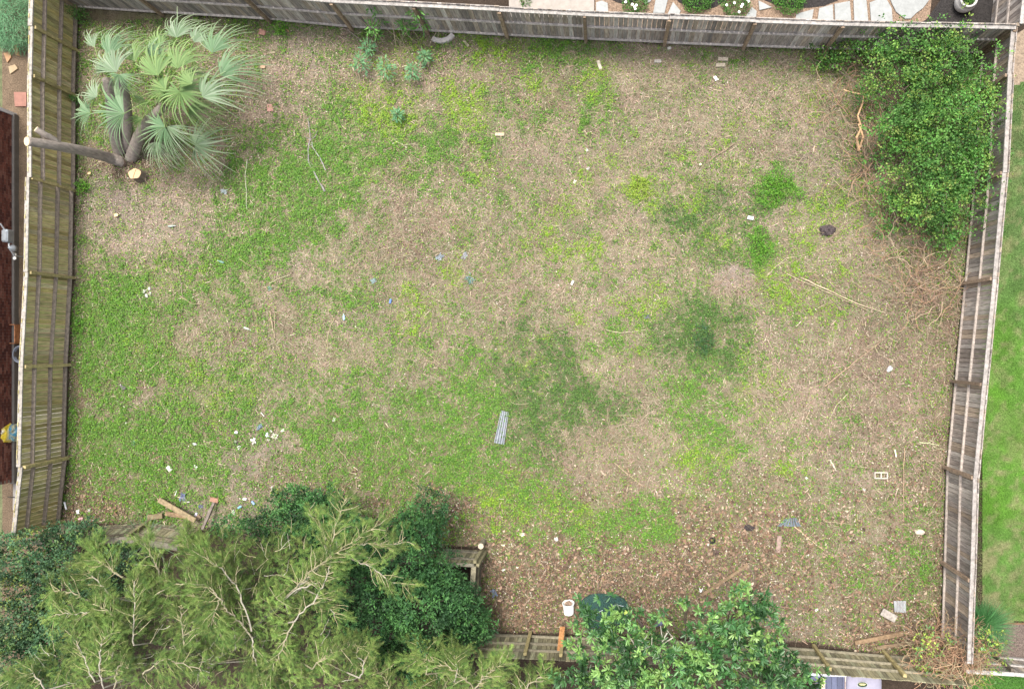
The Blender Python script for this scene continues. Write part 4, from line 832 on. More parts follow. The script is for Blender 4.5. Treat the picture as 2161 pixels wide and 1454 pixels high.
# vine thicket top right
VG = [(.075, .21, .04), (.10, .26, .05), (.14, .3, .06), (.045, .13, .03), (.12, .25, .05)]
tree('vine_thicket', 'large bright green vine covered thicket in the top right corner of the yard', 'shrub',
     [lob(1868, 108, 1.1, .6, .5, .6), lob(1960, 100, 1.3, .9, .5, .6), lob(1925, 170, 1.1, .95, .7, .7), lob(2020, 155, 1.1, .8, .8, .6), lob(1960, 230, 1.1, 1.3, .9, .7), lob(2050, 240, 1.0, .5, .9, .6), lob(1930, 290, .9, .75, .7, .6), lob(2000, 310, 1.1, 1.1, .9, .7), lob(1940, 380, .9, .9, .8, .6), lob(2020, 400, 1.0, .8, .9, .6), lob(1990, 460, .8, .9, .7, .5), lob(1920, 440, .5, .6, .5, .4), lob(2060, 330, .9, .5, .7, .5), lob(1830, 190, .7, .35, .3, .4), lob(1855, 330, .5, .3, .25, .3), lob(2090, 200, 1.1, .35, .4, .4), lob(1880, 260, 1.3, .5, .4, .5), lob(2010, 90, 1.6, .5, .3, .4), lob(1880, 480, .25, .25, .2, .2), lob(1790, 100, .5, .6, .35, .4), lob(1740, 130, .3, .5, .3, .25), lob(1880, 420, .4, .3, .3, .3), lob(2000, 500, .5, .5, .3, .3)],
     (1970, 280), 33000, (.04, .08), (.03, .055), VG, trunk_r=.06, tuft=8, tr=.16, inner=.3, rough=1.25, young=.16, youngpal=[(.2, .34, .06), (.25, .33, .08), (.17, .32, .05)])
mb = MB()
for k in range(330):
    v = R.uniform(150, 440); u = 1790 + (v - 150) * .25 + R.gauss(0, 32)
    if k > 170: v = R.uniform(450, 660); u = 1870 + (v - 450) * .5 + R.gauss(20, 55); u = min(u, 2050 - (v - 450) * .1)
    p = P(u, v, R.uniform(.05, .5)); a = R.uniform(0, 2 * PI); pts = [p]; 
    for j in range(6):
        a += R.uniform(-.7, .7); p = p + Vector((math.cos(a) * .15, math.sin(a) * .15, R.uniform(-.06, .06))); p.z = max(.04, p.z); pts.append(p)
    mb.tube(pts, R.uniform(.004, .009), shade(R.choice([(.3, .19, .12), (.38, .29, .2), (.2, .13, .1), (.33, .21, .13)]), .2), 4)
o = mb.build('bare_vines', M_dry); setp(o, 'tangle of bare brown vine stems along the edge of the green thicket', 'dead vines', kind='stuff')
mb = MB()
for pl, rr in (([(1812, 318, .1), (1808, 290, .3), (1818, 270, .4), (1810, 245, .5), (1820, 220, .6), (1824, 195, .7)], .04), ([(1812, 318, .1), (1822, 290, .3), (1812, 262, .42)], .035), ([(1822, 200, .7), (1800, 196, .75), (1780, 190, .8)], .018), ([(1822, 200, .7), (1838, 186, .8)], .015)):
    mb.tube([P(*q) for q in pl], [rr * (1 - .1 * i) for i in range(len(pl))], (.5, .32, .18), 7)
setp(mb.build('bare_trunk', M_bark), 'forked orange brown bare branch at the left edge of the green thicket', 'branch')

# dead vine clump bottom right
c = P(2020, 1385, 1.2); root = empty('dead_vine_clump', (c.x, c.y, 0), 'rusty brown tangle of dead vines draped over the bottom right fence corner', 'dead vines')
mb = MB()
for k in range(620):
    a = R.uniform(0, 2 * PI); r = math.sqrt(R.random()); p = Vector((c.x - .1 + r * math.cos(a) * 1.15, c.y - .05 + r * math.sin(a) * .8, .6 + 1.1 * math.sqrt(1 - r * r) * R.uniform(.4, 1))); a = R.uniform(0, 2 * PI); tn = R.uniform(-.5, .5); pts = [p]
    for j in range(7):
        a += tn + R.uniform(-.3, .3); p = p + Vector((math.cos(a) * .09, math.sin(a) * .09, R.uniform(-.05, .05))); pts.append(p)
    mb.tube(pts, R.uniform(.004, .008), shade(R.choice([(.32, .19, .12), (.4, .26, .16), (.24, .15, .1), (.3, .26, .16)]), .2), 3, cap=False)
mb.build('stems', M_dry, root)
g = crown([(c.x - .6, c.y + .5, 1.2, .6, .3, .4), (c.x + .6, c.y + .6, 1.3, .6, .35, .4), (c.x + .9, c.y, 1.2, .5, .3, .4), (c.x + .2, c.y - .6, 1.1, .8, .3, .4), (c.x - 1, c.y, 1.2, .3, .5, .4)], 900, (.05, .08), (.035, .05), [(.1, .2, .06), (.3, .42, .07), (.35, .45, .08), (.14, .25, .1)], tuft=5, tr=.09)
npmesh('foliage', *g, M_leaf, root)
# grassy clump beyond right fence
def tuft(name, u, v, r, z, n, label, cat, pal, w=(.008, .014), el=(.3, 1.3), curve=.3):
    c = P(u, v); root = empty(name, c, label, cat); th = rnd(n, 0, 2 * PI)
    pos = np.stack([np.full(n, c.x) + np.cos(th) * rnd(n, 0, .12), np.full(n, c.y) + np.sin(th) * rnd(n, 0, .12), np.full(n, z)], 1)
    npmesh('blades', *ribbon(pos, th, rnd(n, r * .6, r * 1.2), rnd(n, *w), palcol(n, pal), K=5, curve=curve, el=rnd(n, *el)), M_leaf, root)
    MB().tube([c, c + Vector((0, 0, max(z, .06)))], .05, (.1, .09, .06), 7).build('base', M_bark, root)
    return root
tuft('grass_clump', 2062, 1318, .85, .05, 1500, 'dark green clump of long grass beyond the end of the right fence', 'plant', [(.03, .12, .03), (.05, .17, .045), (.08, .22, .07)], w=(.01, .018), el=(.1, 1.2))
tuft('spiky_plant', 322, 1132, .85, .1, 46, 'spiky narrow leaved plant in the shade behind the sagging fence', 'plant', [(.1, .17, .09), (.14, .2, .12)], w=(.04, .06), el=(.15, .9))
tuft('spiky_plant', 285, 1165, .6, .1, 26, 'smaller grey spiky plant under the feathery tree', 'plant', [(.14, .17, .13), (.2, .22, .18)], w=(.03, .04), el=(.15, .9))
# small plants in yard
WEED = [(.09, .26, .022), (.14, .34, .03), (.19, .39, .045), (.05, .16, .02)]
for (u, v, r, z, lab, pal, n, ry) in (
    (1640, 397, 40, .3, 'bright green weed clump left of the green thicket', WEED, 2600, 34),
    (1603, 516, 22, .25, 'tall bright green weed patch below the white carton', WEED, 1300, 36),
    (175, 395, 16, .25, 'small green weed at the foot of the left fence near the big stump', WEED, 500, 15),
    (165, 690, 12, .2, 'leafy weed against the middle of the left fence', WEED, 300, 20),
    (590, 62, 18, .3, 'green weed at the foot of the top fence beside the pink brick', WEED, 500, 14),
    (158, 210, 8, .4, 'green weed climbing a post of the left fence', BOX, 200, 8),
    (168, 32, 14, .5, 'dark green vine in the top left fence corner', BOX, 500, 14),
    (1487, 722, 18, .3, 'dark green nettle like weed in the darker grass patch', DG, 600, 30),
    (1350, 395, 22, .12, 'yellow green clover clump in the upper middle of the yard', [(.24, .36, .04), (.3, .4, .06)], 900, 20)):
    shrub('weed', u, v, r, z, lab, 'weed', pal, n, ry=ry, rough=.85)
for (u, v, r, z, lab) in ((757, 130, 20, .7, 'dark green sapling left in the row below the top fence'), (775, 100, 16, .5, 'small blue green sapling beside the grey dead stem'), (812, 145, 20, .8, 'tall dark green sapling in the middle of the row'), (870, 148, 20, .6, 'dark green sapling on the right of the row'), (895, 118, 12, .5, 'smallest dark green sapling near the fence'), (838, 242, 12, .4, 'lone dark green seedling below the sapling row'), (785, 60, 14, 1.1, 'leafy sapling against the top fence left of the dead stems'), (852, 52, 14, .9, 'short leafy sapling standing by the dead stems'), (882, 30, 18, 1.6, 'tallest green sapling reaching the top rail of the fence'), (790, 20, 14, 1.5, 'bright green sapling top overlapping the fence rail')):
    c = P(u, v, z * .8); root = empty('sapling', (c.x, c.y, 0), lab, 'sapling', 'green saplings near the top fence')
    n = 75; th = rnd(n, 0, 2 * PI); zz = rnd(n, .3, 1) * z; rr = r / 72 * rng.uniform(.05, .9, n)
    pos = np.stack([c.x + rr * np.cos(th), c.y + rr * np.sin(th), zz], 1)
    npmesh('foliage', *leafgeo(pos, np.stack([np.cos(th), np.sin(th), rng.normal(.1, .3, n)], 1), UPN(n), rnd(n, .09, .17), rnd(n, .03, .045), palcol(n, [(.12, .28, .13), (.09, .22, .1), (.16, .31, .13)] if v > 70 else [(.12, .3, .06), (.17, .36, .08), (.08, .2, .05)])), M_leaf, root)
    MB().tube([(c.x, c.y, 0), (c.x + .03, c.y, z * .5), (c.x, c.y, z)], [.012, .009, .005], (.2, .17, .1), 5).build('stem', M_bark, root)

# ------------------------------------------------------------------ boards, bricks, sticks, litter
def board(name, a, b, w, th, z, col, label, cat='board', z2=None, mt=M_rail, group=None):
    A = P(a[0], a[1], z); B = P(b[0], b[1], z if z2 is None else z2); d = B - A; s = Vector((-d.y, d.x, 0)).normalized(); L_ = d.length; n = d.cross(s).normalized()
    return setp(MB().box((A + B) / 2, d / 2, s * w / 2, n * th / 2, col, .004).build(name, mt), label, cat, group)
board('board', (335, 1054), (412, 1098), .15, .04, .22, (.24, .185, .11), 'long tan plank lying diagonally by the sagging bottom left fence', z2=.3)
board('board', (349, 1083), (404, 1092), .13, .04, .1, (.22, .15, .09), 'shorter brown plank underneath the long diagonal plank')
board('board', (427, 1118), (452, 1060), .08, .07, .5, (.17, .14, .12), 'grey narrow post leaning from the brick towards the bushes', z2=.15)
board('board', (312, 1092), (343, 1088), .16, .05, .1, (.19, .15, .09), 'short broken plank against the sagging fence')
board('board', (1645, 1130), (1641, 1165), .13, .04, .05, (.25, .18, .15), 'reddish grey board end lying below the striped metal sheet')
board('board', (1804, 1356), (1905, 1336), .12, .05, .12, (.22, .15, .09), 'weathered brown timber lying by the bottom right fence')
board('board', (1850, 1366), (1950, 1352), .1, .05, .1, (.19, .14, .09), 'second weathered timber closest to the bottom right fence')
board('board', (1480, 1256), (1578, 1192), .09, .03, .05, (.2, .14, .085), 'long narrow brown strip lying in the leaf litter')
board('board', (1344, 1303), (1360, 1326), .06, .05, .08, (.11, .085, .07), 'dark short stake beside the yellow green pot')
board('board', (1861, 1290), (1890, 1306), .22, .04, .16, (.3, .27, .24), 'grey paving board lying beside the pale corrugated sheet')
board('board', (1642, 1320), (1658, 1350), .05, .2, .1, (.11, .095, .08), 'dark wooden edge by the broadleaf tree')
def brick(u, v, l, w, h, rot, col, label, name='brick', cat='brick'):
    p = P(u, v); return setp(MB().bevbox((p.x, p.y, h / 2), l / 2, w / 2, h / 2, math.radians(rot), col, .008, .002).build(name, M_brick), label, cat)
brick(555, 70, .22, .17, .07, -15, (.36, .19, .15), 'pink brick near the palm and the top fence')
brick(608, 65, .12, .06, .05, -50, (.42, .24, .14), 'small orange brick fragment at the foot of the top fence')
brick(571, 229, .2, .22, .05, 3, (.42, .23, .19), 'square pink paver on the leaf chips right of the palm')
brick(556, 143, .14, .08, .05, 0, (.5, .33, .22), 'pale orange brick piece right of the palm fronds')
brick(1525, 127, .3, .11, .09, -3, (.4, .34, .27), 'tan brick upper of the pair below the top fence')
brick(1520, 139, .29, .11, .07, -2, (.36, .31, .24), 'tan brick lower of the pair below the top fence')
brick(1265, 139, .28, .1, .07, 110, (.46, .42, .33), 'pale upright laid brick in the green weeds near the top fence')
brick(1055, 285, .29, .1, .07, -2, (.44, .36, .25), 'pale tan brick lying in the grass in the upper middle')
brick(1388, 131, .22, .1, .06, 0, (.34, .31, .28), 'grey brick half buried below the pale gravel spot')
brick(455, 1054, .27, .14, .1, -12, (.3, .17, .12), 'red brown brick at the head of the leaning grey post')
brick(984, 93, .24, .08, .05, -50, (.36, .31, .22), 'small pale wood block beside the curved concrete edging', 'wood_block', 'wood block')
brick(420, 1091, .17, .15, .08, 40, (.22, .16, .11), 'square brown wood block next to the plank ends', 'wood_block', 'wood block')
brick(1412, 103, .12, .08, .05, 20, (.5, .47, .42), 'small pale stone in the gravel spot below the top fence', 'stone', 'stone')
brick(1492, 1330, .2, .1, .08, 0, (.16, .12, .09), 'dark brick under the broadleaf tree edge')
# curved concrete edging
mb = MB(); pts = [P(914, 84), P(922, 88), P(935, 89), P(948, 85), P(957, 76)]
for i in range(4):
    a, b = pts[i], pts[i + 1]; d = b - a; s = Vector((-d.y, d.x, 0)).normalized(); mb.box((a + b) / 2 + Vector((0, 0, .05)), d * .53, s * .07, Vector((0, 0, .05 + .002 * i)), (.5, .46, .43))
setp(mb.build('concrete_edging', M_stone), 'curved pale concrete edging piece below the top fence', 'edging')
# cinder block
p = P(1857, 1002); m = MB(); L_, w_, h_ = .39, .2, .1; c = (.42, .38, .32)
m.box((p.x, p.y + .085, h_ / 2), Vector((L_ / 2, 0, 0)), Vector((0, .016, 0)), Vector((0, 0, h_ / 2)), c); m.box((p.x, p.y - .085, h_ / 2), Vector((L_ / 2, 0, 0)), Vector((0, .016, 0)), Vector((0, 0, h_ / 2 + .001)), c)
for dx in (-.18, 0, .18): m.box((p.x + dx, p.y, h_ / 2 - .002), Vector((.016, 0, 0)), Vector((0, .0685, 0)), Vector((0, 0, h_ / 2)), c)
setp(m.build('cinder_block', M_stone), 'grey hollow cinder block lying on the dry grass near the right fence', 'cinder block')
# corrugated sheets
def corr(name, quad, nw, z, col, label, amp=.018, th=.003):
    A, B, C, D = [P(u, v, z) for u, v in quad]   # A-B across the ribs, A-D along
    n = nw * 6; vs = []; 
    for i in range(n + 1):
        t = i / n; q = (i % 6); zz = amp * (1 if q in (0, 1, 5) else (-.6 if q in (2, 4) else -1)) + .02
        a = A.lerp(B, t); b = D.lerp(C, t); vs += [(a.x, a.y, z + zz), (b.x, b.y, z + zz)]
    k = len(vs); vs += [(x, y, zz - th) for x, y, zz in vs]
    fs = [(2 * i, 2 * i + 1, 2 * i + 3, 2 * i + 2) for i in range(n)] + [(k + 2 * i + 2, k + 2 * i + 3, k + 2 * i + 1, k + 2 * i) for i in range(n)]
    m = MB().add(vs, fs, col)
    return setp(m.build(name, M_metal), label, 'metal sheet')
corr('corrugated_sheet', [(1058, 866), (1074, 870), (1064, 938), (1043, 934)], 4, .05, (.25, .27, .3), 'silver ribbed metal sheet lying in the green grass in the lower middle')
corr('corrugated_sheet', [(1640, 1110), (1690, 1110), (1680, 1092), (1656, 1094)], 7, .03, (.16, .19, .23), 'blue grey striped metal sheet half buried near the lower right')
corr('corrugated_sheet', [(1885, 1267), (1911, 1267), (1911, 1292), (1887, 1290)], 4, .06, (.36, .37, .38), 'pale corrugated sheet square near the bottom right corner', amp=.012)
# bucket
p = P(1201, 1281); root = empty('bucket', p, 'white plastic bucket lying half tipped on the leaf litter', 'bucket')
ax = Vector((-.04, .95, .22)).normalized()
MB().lathe(p + Vector((0, -.12, .15)), [(.001, 0), (.15, .0), (.155, .02), (.17, .32), (.185, .325), (.185, .345), (.165, .345), (.145, .03), (.001, .02)], (.82, .82, .8), 28, axis=ax, cap=False).build('shell', M_plast, root, smooth=False)
crumple(p + Vector((.0, -.12, .12)) + ax * .32, .1, .07, .06, (.28, .2, .15), j=.3).build('debris', M_soil, root)
MB().tube([p + Vector((.165 * math.cos(t), -.12, .12)) + ax * (.33 + .02 * math.sin(t)) + Vector((0, -.05 * math.sin(t), .17 * math.sin(t))) for t in [PI * k / 10 for k in range(11)]], .004, (.5, .5, .5), 5).build('handle', M_metal, root)
# netting
n = 26; c = P(1275, 1292); vs = []; fs = []
for i in range(n + 1):
    for j in range(n + 1):
        x = (i / n - .5) * 1.7; y = (j / n - .5) * 1.7; k = 1 / max(1, math.hypot(x, y) / .8 * (1 - .1 * math.sin(3 * math.atan2(y, x))))
        vs.append((c.x + x * k * .9, c.y + y * k * .85, .08 + .07 * float(vn(np.array([x * 1.0]), np.array([y * 1.0]), 3.1, 8)[0])))
for i in range(n):
    for j in range(n): fs.append((i * (n + 1) + j, (i + 1) * (n + 1) + j, (i + 1) * (n + 1) + j + 1, i * (n + 1) + j + 1))
setp(MB().add(vs, fs, (.02, .075, .065)).build('garden_netting', M_net, smooth=True), 'dark green garden netting spread on the leaves under the broadleaf tree', 'netting')
for a, b, lab in (((1252, 1302), (1272, 1287), 'pale bent rod on the left of the dark netting'), ((1290, 1279), (1316, 1279), 'pale bent rod at the top edge of the dark netting')):
    A, B = P(*a, .2), P(*b, .2); setp(MB().tube([A, (A + B) / 2 + Vector((0, .06, .05)), B], .01, (.45, .48, .48), 6).build('rod', M_plast), lab, 'rod')
def pot(u, v, r, h, col, label, ax=(0, 0, 1), soil=(.03, .025, .02), name='plant_pot', cat='pot'):
    p = P(u, v); root = empty(name, p, label, cat); A = Vector(ax).normalized(); c = p + Vector((0, 0, r * .6 if abs(A.z) < .8 else 0))
    MB().lathe(c, [(.001, 0), (r * .75, 0), (r * .78, .01), (r, h), (r * 1.08, h), (r * 1.08, h + .02), (r * .93, h + .02), (r * .72, .03)], col, 18, axis=A, cap=False).build('shell', M_plast, root)
    MB().lathe(c + A * h * .6, [(r * .84, 0), (.001, .01)], soil, 14, axis=A, cap=False).build('inside', M_soil, root)
pot(1502, 1138, .09, .1, (.02, .02, .022), 'small round black pot on the brown leaves')
pot(1318, 1286, .085, .14, (.5, .6, .13), 'yellow green plastic pot tipped beside the dark netting', ax=(.45, -.6, .35))
pot(1396, 1312, .11, .16, (.12, .13, .2), 'dark blue grey pot tipped under the broadleaf tree', ax=(-.9, .1, .3))
pot(1478, 1247, .05, .1, (.85, .85, .82), 'white paper cup lying in the brown leaf litter', ax=(.1, .9, .35), name='cup', cat='cup')
p = P(1745, 487); setp(crumple((p.x, p.y, .05), .24, .17, .14, (.07, .055, .055), nn=20, j=.14).build('ant_mound', M_mulch), 'dark brown ant mound on the weedy ground left of the thicket', 'mound')
p = P(1580, 1113); setp(crumple((p.x, p.y, .03), .17, .09, .07, (.05, .04, .04), nn=18, j=.3).build('charred_clump', M_mulch), 'black ragged clump on the brown leaves', 'clump')
p = P(1512, 1165); setp(crumple((p.x, p.y, .02), .15, .1, .05, (.09, .06, .05), nn=18, j=.3).build('charred_clump', M_mulch), 'smaller dark clump just below the round black pot', 'clump')
p = P(1940, 1122); setp(crumple((p.x, p.y, .04), .15, .09, .07, (.48, .42, .34), nn=10, j=.1).build('rock', M_stone), 'pale rounded rock near the lower right fence', 'rock')
p = P(800, 1085, .4); p = P(1590, 1283); setp(crumple((p.x, p.y, .05), .16, .14, .07, (.22, .22, .26), j=.2).build('cloth_scrap', M_cloth), 'grey cloth scrap under the edge of the broadleaf tree', 'cloth')
# paper, cans and bottles
def scrap(u, v, s0, col, label, name='paper_scrap', cat='paper', el=1.4, m=None, mt=M_plast, n=6):
    s = s0 * (.78 if name == 'paper_scrap' else .95); p = P(u, v, .03); a = R.uniform(0, 2 * PI); vs = []; fs = []; k = n
    for i in range(k + 1):
        for j in range(k + 1):
            x = (i / k - .5) * s * el; y = (j / k - .5) * s; x *= 1 + R.uniform(-.45, .35); y *= 1 + R.uniform(-.45, .35)
            vs.append((p.x + x * math.cos(a) - y * math.sin(a), p.y + x * math.sin(a) + y * math.cos(a), .03 + R.uniform(0, s * .35)))
    for i in range(k):
        for j in range(k): fs.append((i * (k + 1) + j, (i + 1) * (k + 1) + j, (i + 1) * (k + 1) + j + 1, i * (k + 1) + j + 1))
    return setp(MB().add(vs, fs, col).build(name, mt), label, cat)
WH = (.5, .49, .45); BL = (.3, .42, .6); CY = (.35, .55, .56)
for (u, v, s, c, lab) in (
    (305, 615, .12, WH, 'white crumpled paper on the left of the torn pile'), (315, 609, .1, WH, 'white crumpled paper at the top of the torn pile'), (317, 620, .1, WH, 'white crumpled paper at the right of the torn pile'), (309, 624, .1, WH, 'white crumpled paper at the bottom of the torn pile'),
    (413, 985, .11, (.7, .72, .62), 'pale folded paper right of the white carton'), (266, 892, .06, WH, 'tiny white scrap in the green weeds on the left'), (705, 885, .12, WH, 'white paper scrap alone in the lower left middle'),
    (536, 931, .17, WH, 'largest white paper scrap in the litter spot'), (565, 917, .13, (.6, .64, .7), 'grey white paper in the middle of the litter spot'), (572, 910, .1, WH, 'white paper scrap at the top of the litter spot'), (597, 908, .1, (.75, .74, .68), 'white paper scrap right in the litter spot'), (568, 927, .09, WH, 'small white scrap below the litter spot middle'), (581, 920, .2, (.5, .48, .4), 'wide pale cardboard piece in the litter spot'),
    (504, 944, .11, (.55, .56, .6), 'grey white scrap beside the dark litter'), (497, 932, .08, WH, 'small white scrap left of the dark litter'), (411, 937, .1, (.55, .55, .55), 'greyish scrap above the folded paper'),
    (1241, 356, .09, WH, 'white scrap above the middle of the yard'), (1238, 317, .1, WH, 'thin white scrap in the upper middle grass'), (1510, 166, .13, (.85, .83, .76), 'bright white scrap below the tan brick pair'), (1213, 384, .1, (.8, .73, .62), 'pale torn scrap in the upper middle straw'),
    (1102, 1127, .14, (.6, .56, .47), 'cream crumpled scrap on bright green clover'), (1174, 1137, .12, (.55, .5, .47), 'dull scrap right of the cream scrap'), (1494, 1149, .08, WH, 'white scrap just below the black pot'), (1455, 1182, .08, WH, 'white scrap in the leaf litter left below the pot'), (1062, 1202, .1, WH, 'white oval scrap near the round fence post'), (1213, 1219, .04, WH, 'tiny white scrap above the bucket'), (1063, 1150, .06, (.8, .75, .5), 'pale yellow scrap beside the round post'),
    (1876, 778, .15, (.5, .54, .58), 'blue grey scrap near the right fence'), (1823, 1033, .09, WH, 'white scrap on the lower right dry grass'), (1702, 1009, .09, WH, 'small white scrap left of the cinder block'), (1723, 1286, .1, (.5, .5, .5), 'grey scrap at the lower right by a long stick'),
    (493, 1080, .12, WH, 'white scrap near the dark bushes'), (414, 1085, .1, (.6, .6, .75), 'lilac scrap between the plank ends'), (165, 1080, .13, (.75, .76, .72), 'white scrap by the bottom left fence corner'), (170, 1092, .16, (.6, .35, .36), 'pink and white scrap by the bottom left fence corner'), (188, 1077, .1, WH, 'white scrap at the edge of the bottom left shrub'), (260, 817, .16, (.13, .11, .12), 'dark crumpled wrapper in the bare patch near the left fence'),
    (255, 812, .06, WH, 'small white scrap on the dark wrapper'), (1365, 668, .16, (.13, .13, .15), 'dark grey scrap in the middle straw'), (574, 1028, .07, WH, 'round white scrap above the dark bushes'), (655, 1082, .0001 + .14, (.45, .5, .45), 'grey scrap among the dark bushes')):
    scrap(u, v, s, c, lab)
for (u, v, s, c, lab) in ((473, 404, .16, (.65, .75, .78), 'pale blue plastic film in the grass right of the stump'), (928, 543, .18, (.45, .52, .62), 'bluish plastic film left of the pair in the middle'), (981, 541, .16, (.5, .52, .6), 'faint grey plastic film between the other films'), (992, 590, .26, (.3, .5, .5), 'teal plastic bag in the middle dry grass'), (788, 593, .14, (.4, .58, .62), 'light blue plastic wrapper left of the teal bag'), (570, 609, .12, (.28, .5, .42), 'pale teal plastic piece at the end of a twig'), (1487, 692, .1, (.35, .5, .5), 'faint teal plastic in the dark weeds'), (387, 1048, .2, (.3, .34, .6), 'blue purple wrapper near the long plank'), (548, 901, .15, BL, 'blue and white wrapper above the litter spot'), (1042, 1249, .18, (.35, .42, .6), 'blue striped wrapper on the brown leaves'), (424, 1068, .12, (.25, .25, .45), 'dark blue wrapper beside the brick'), (283, 935, .12, (.2, .4, .25), 'green plastic wrapper in the left weeds')):
    scrap(u, v, s, tuple(q * .6 for q in c), lab, 'plastic_wrapper', 'plastic wrapper', mt=M_film)
def bottle(u, v, rot, L_, r, col, label, name='bottle', cat='bottle', mt=M_plast, capc=(.7, .7, .7)):
    p = P(u, v); root = empty(name, p, label, cat); a = math.radians(rot); ax = Vector((math.cos(a), math.sin(a), 0)); c = p - ax * L_ / 2 + Vector((0, 0, r + .02))
    if name == 'bottle':
        MB().lathe(c, [(r * .8, 0), (r, .01), (r, L_ * .6), (r * .4, L_ * .8), (r * .38, L_ * .93)], col, 12, axis=ax).build('body', mt, root, smooth=True)
        MB().lathe(c + ax * L_ * .94, [(r * .45, 0), (r * .45, L_ * .07)], capc, 10, axis=ax).build('cap', M_plast, root)
    else:
        MB().lathe(c, [(r * .8, 0), (r, .01), (r, L_ - .01), (r * .8, L_)], col, 12, axis=ax).build('body', mt, root)
        MB().lathe(c + ax * (L_ + .001), [(r * .78, 0), (r * .7, .003)], (.7, .7, .72), 12, axis=ax).build('lid', M_metal, root)
bottle(365, 478, 5, .24, .035, (.3, .34, .3), 'grey green glass bottle lying in the pale leaf chips')
bottle(468, 553, 160, .22, .035, (.12, .22, .18), 'dark green bottle lying in the left grass')
bottle(524, 694, -20, .24, .035, (.4, .42, .36), 'pale green bottle lying in the left middle grass')
bottle(727, 669, 95, .2, .035, (.35, .5, .66), 'light blue plastic bottle in the middle left grass', capc=WH)
bottle(825, 636, 80, .14, .035, (.12, .2, .5), 'blue and silver can in the middle of the yard', 'can', 'can')
bottle(508, 1069, 30, .13, .035, (.2, .4, .55), 'light blue can lying near the dark bushes', 'can', 'can')
bottle(536, 1060, -50, .13, .035, (.25, .36, .6), 'blue and white can nearest the dark bushes', 'can', 'can')
bottle(519, 1052, 0, .12, .04, (.7, .72, .7), 'white can between the two blue ones', 'can', 'can')
bottle(501, 912, 0, .09, .04, (.85, .85, .85), 'white can end at the top of the dark litter', 'can', 'can')
bottle(140, 1066, -75, .26, .025, (.75, .76, .78), 'thin white tube at the foot of the bottom left fence', 'can', 'tube')
def carton(u, v, l, w, h, rot, col, label):
    p = P(u, v); root = empty('carton', p, label, 'carton'); a = math.radians(rot)
    MB().bevbox((p.x, p.y, h / 2 + .03), l / 2, w / 2, h / 2, a, col, .004).build('box', M_plast, root)
    MB().bevbox((p.x, p.y, h + .034), l / 2 * .55, w / 2 * .6, .003, a, (.6, .64, .66), .001).build('flap', M_plast, root)
carton(360, 988, .18, .12, .06, -50, WH, 'bright white carton in the lower left weeds')
carton(1583, 461, .17, .1, .05, -10, (.75, .82, .85), 'white and pale blue carton above the tall weed patch')
carton(1208, 597, .15, .07, .03, 60, WH, 'small white carton on the straw in the middle')
def strip(u, v, l, w, rot, col, label, name='white_strip', cat='strip'):
    p = P(u, v); a = math.radians(rot); d = Vector((math.cos(a), math.sin(a), 0)); s = Vector((-d.y, d.x, 0))
    return setp(MB().box((p.x, p.y, .06), d * l / 2, s * w / 2, Vector((0, 0, .006)), col, .002).build(name, M_plast), label, cat)
strip(374, 1038, .2, .03, 68, WH, 'short white strip standing near the blue purple wrapper')
strip(396, 1058, .2, .03, 3, WH, 'white strip lying flat above the long plank')
strip(556, 874, .17, .025, -50, WH, 'white strip above the litter spot')
strip(505, 945, .1, .03, -60, WH, 'small white strip inside the dark litter')
strip(1888, 955, .22, .035, -80, (.75, .7, .5), 'pale split stick piece right of the cut white branch')
p = P(1478, 348, .04); setp(MB().lathe((p.x, p.y, .03), [(.001, 0), (.03, .01), (.042, .04), (.03, .07), (.001, .082)], (.8, .8, .45), 14, cap=False).build('ball', M_plast, smooth=True), 'small pale yellow ball near the cut branch', 'ball')
p = P(498, 936); setp(crumple((p.x, p.y, .02), .1, .09, .03, (.06, .05, .05), j=.3).build('burnt_litter', M_mulch), 'dark burnt litter heap left of the white scraps', 'burnt litter')

def stick(pts, r, col, label, name='fallen_branch', cat='branch', z=.05, tw=0, group=None):
    r = r * .8; col = tuple(q * .8 for q in col)
    ps = [P(u, v, z) for u, v in pts]; out = []
    for i in range(len(ps) - 1):
        for k in range(4): out.append(ps[i].lerp(ps[i + 1], k / 4) + Vector((R.uniform(-.012, .012), R.uniform(-.012, .012), R.uniform(-.01, .02))))
    out.append(ps[-1]); n = len(out); m = MB(); m.tube(out, [r * (1 - .55 * i / n) for i in range(n)], col, 7, wob=.12)
    for k in range(tw):
        i = R.randint(1, n - 2); d = (out[i + 1] - out[i - 1]).normalized(); a = math.atan2(d.y, d.x) + R.choice((-1, 1)) * R.uniform(.4, 1); q = out[i]; L_ = R.uniform(.15, .4)
        m.tube([q, q + Vector((math.cos(a), math.sin(a), .1)) * L_ * .5, q + Vector((math.cos(a + .3), math.sin(a + .3), .1)) * L_], [r * .4, r * .3, r * .15], col, 5)
    return setp(m.build(name, M_bark), label, cat, group)
GB = (.27, .25, .24); TN = (.46, .37, .24); PT = (.55, .5, .33); RB = (.34, .22, .14)
SG = 'branches and sticks lying in the yard'
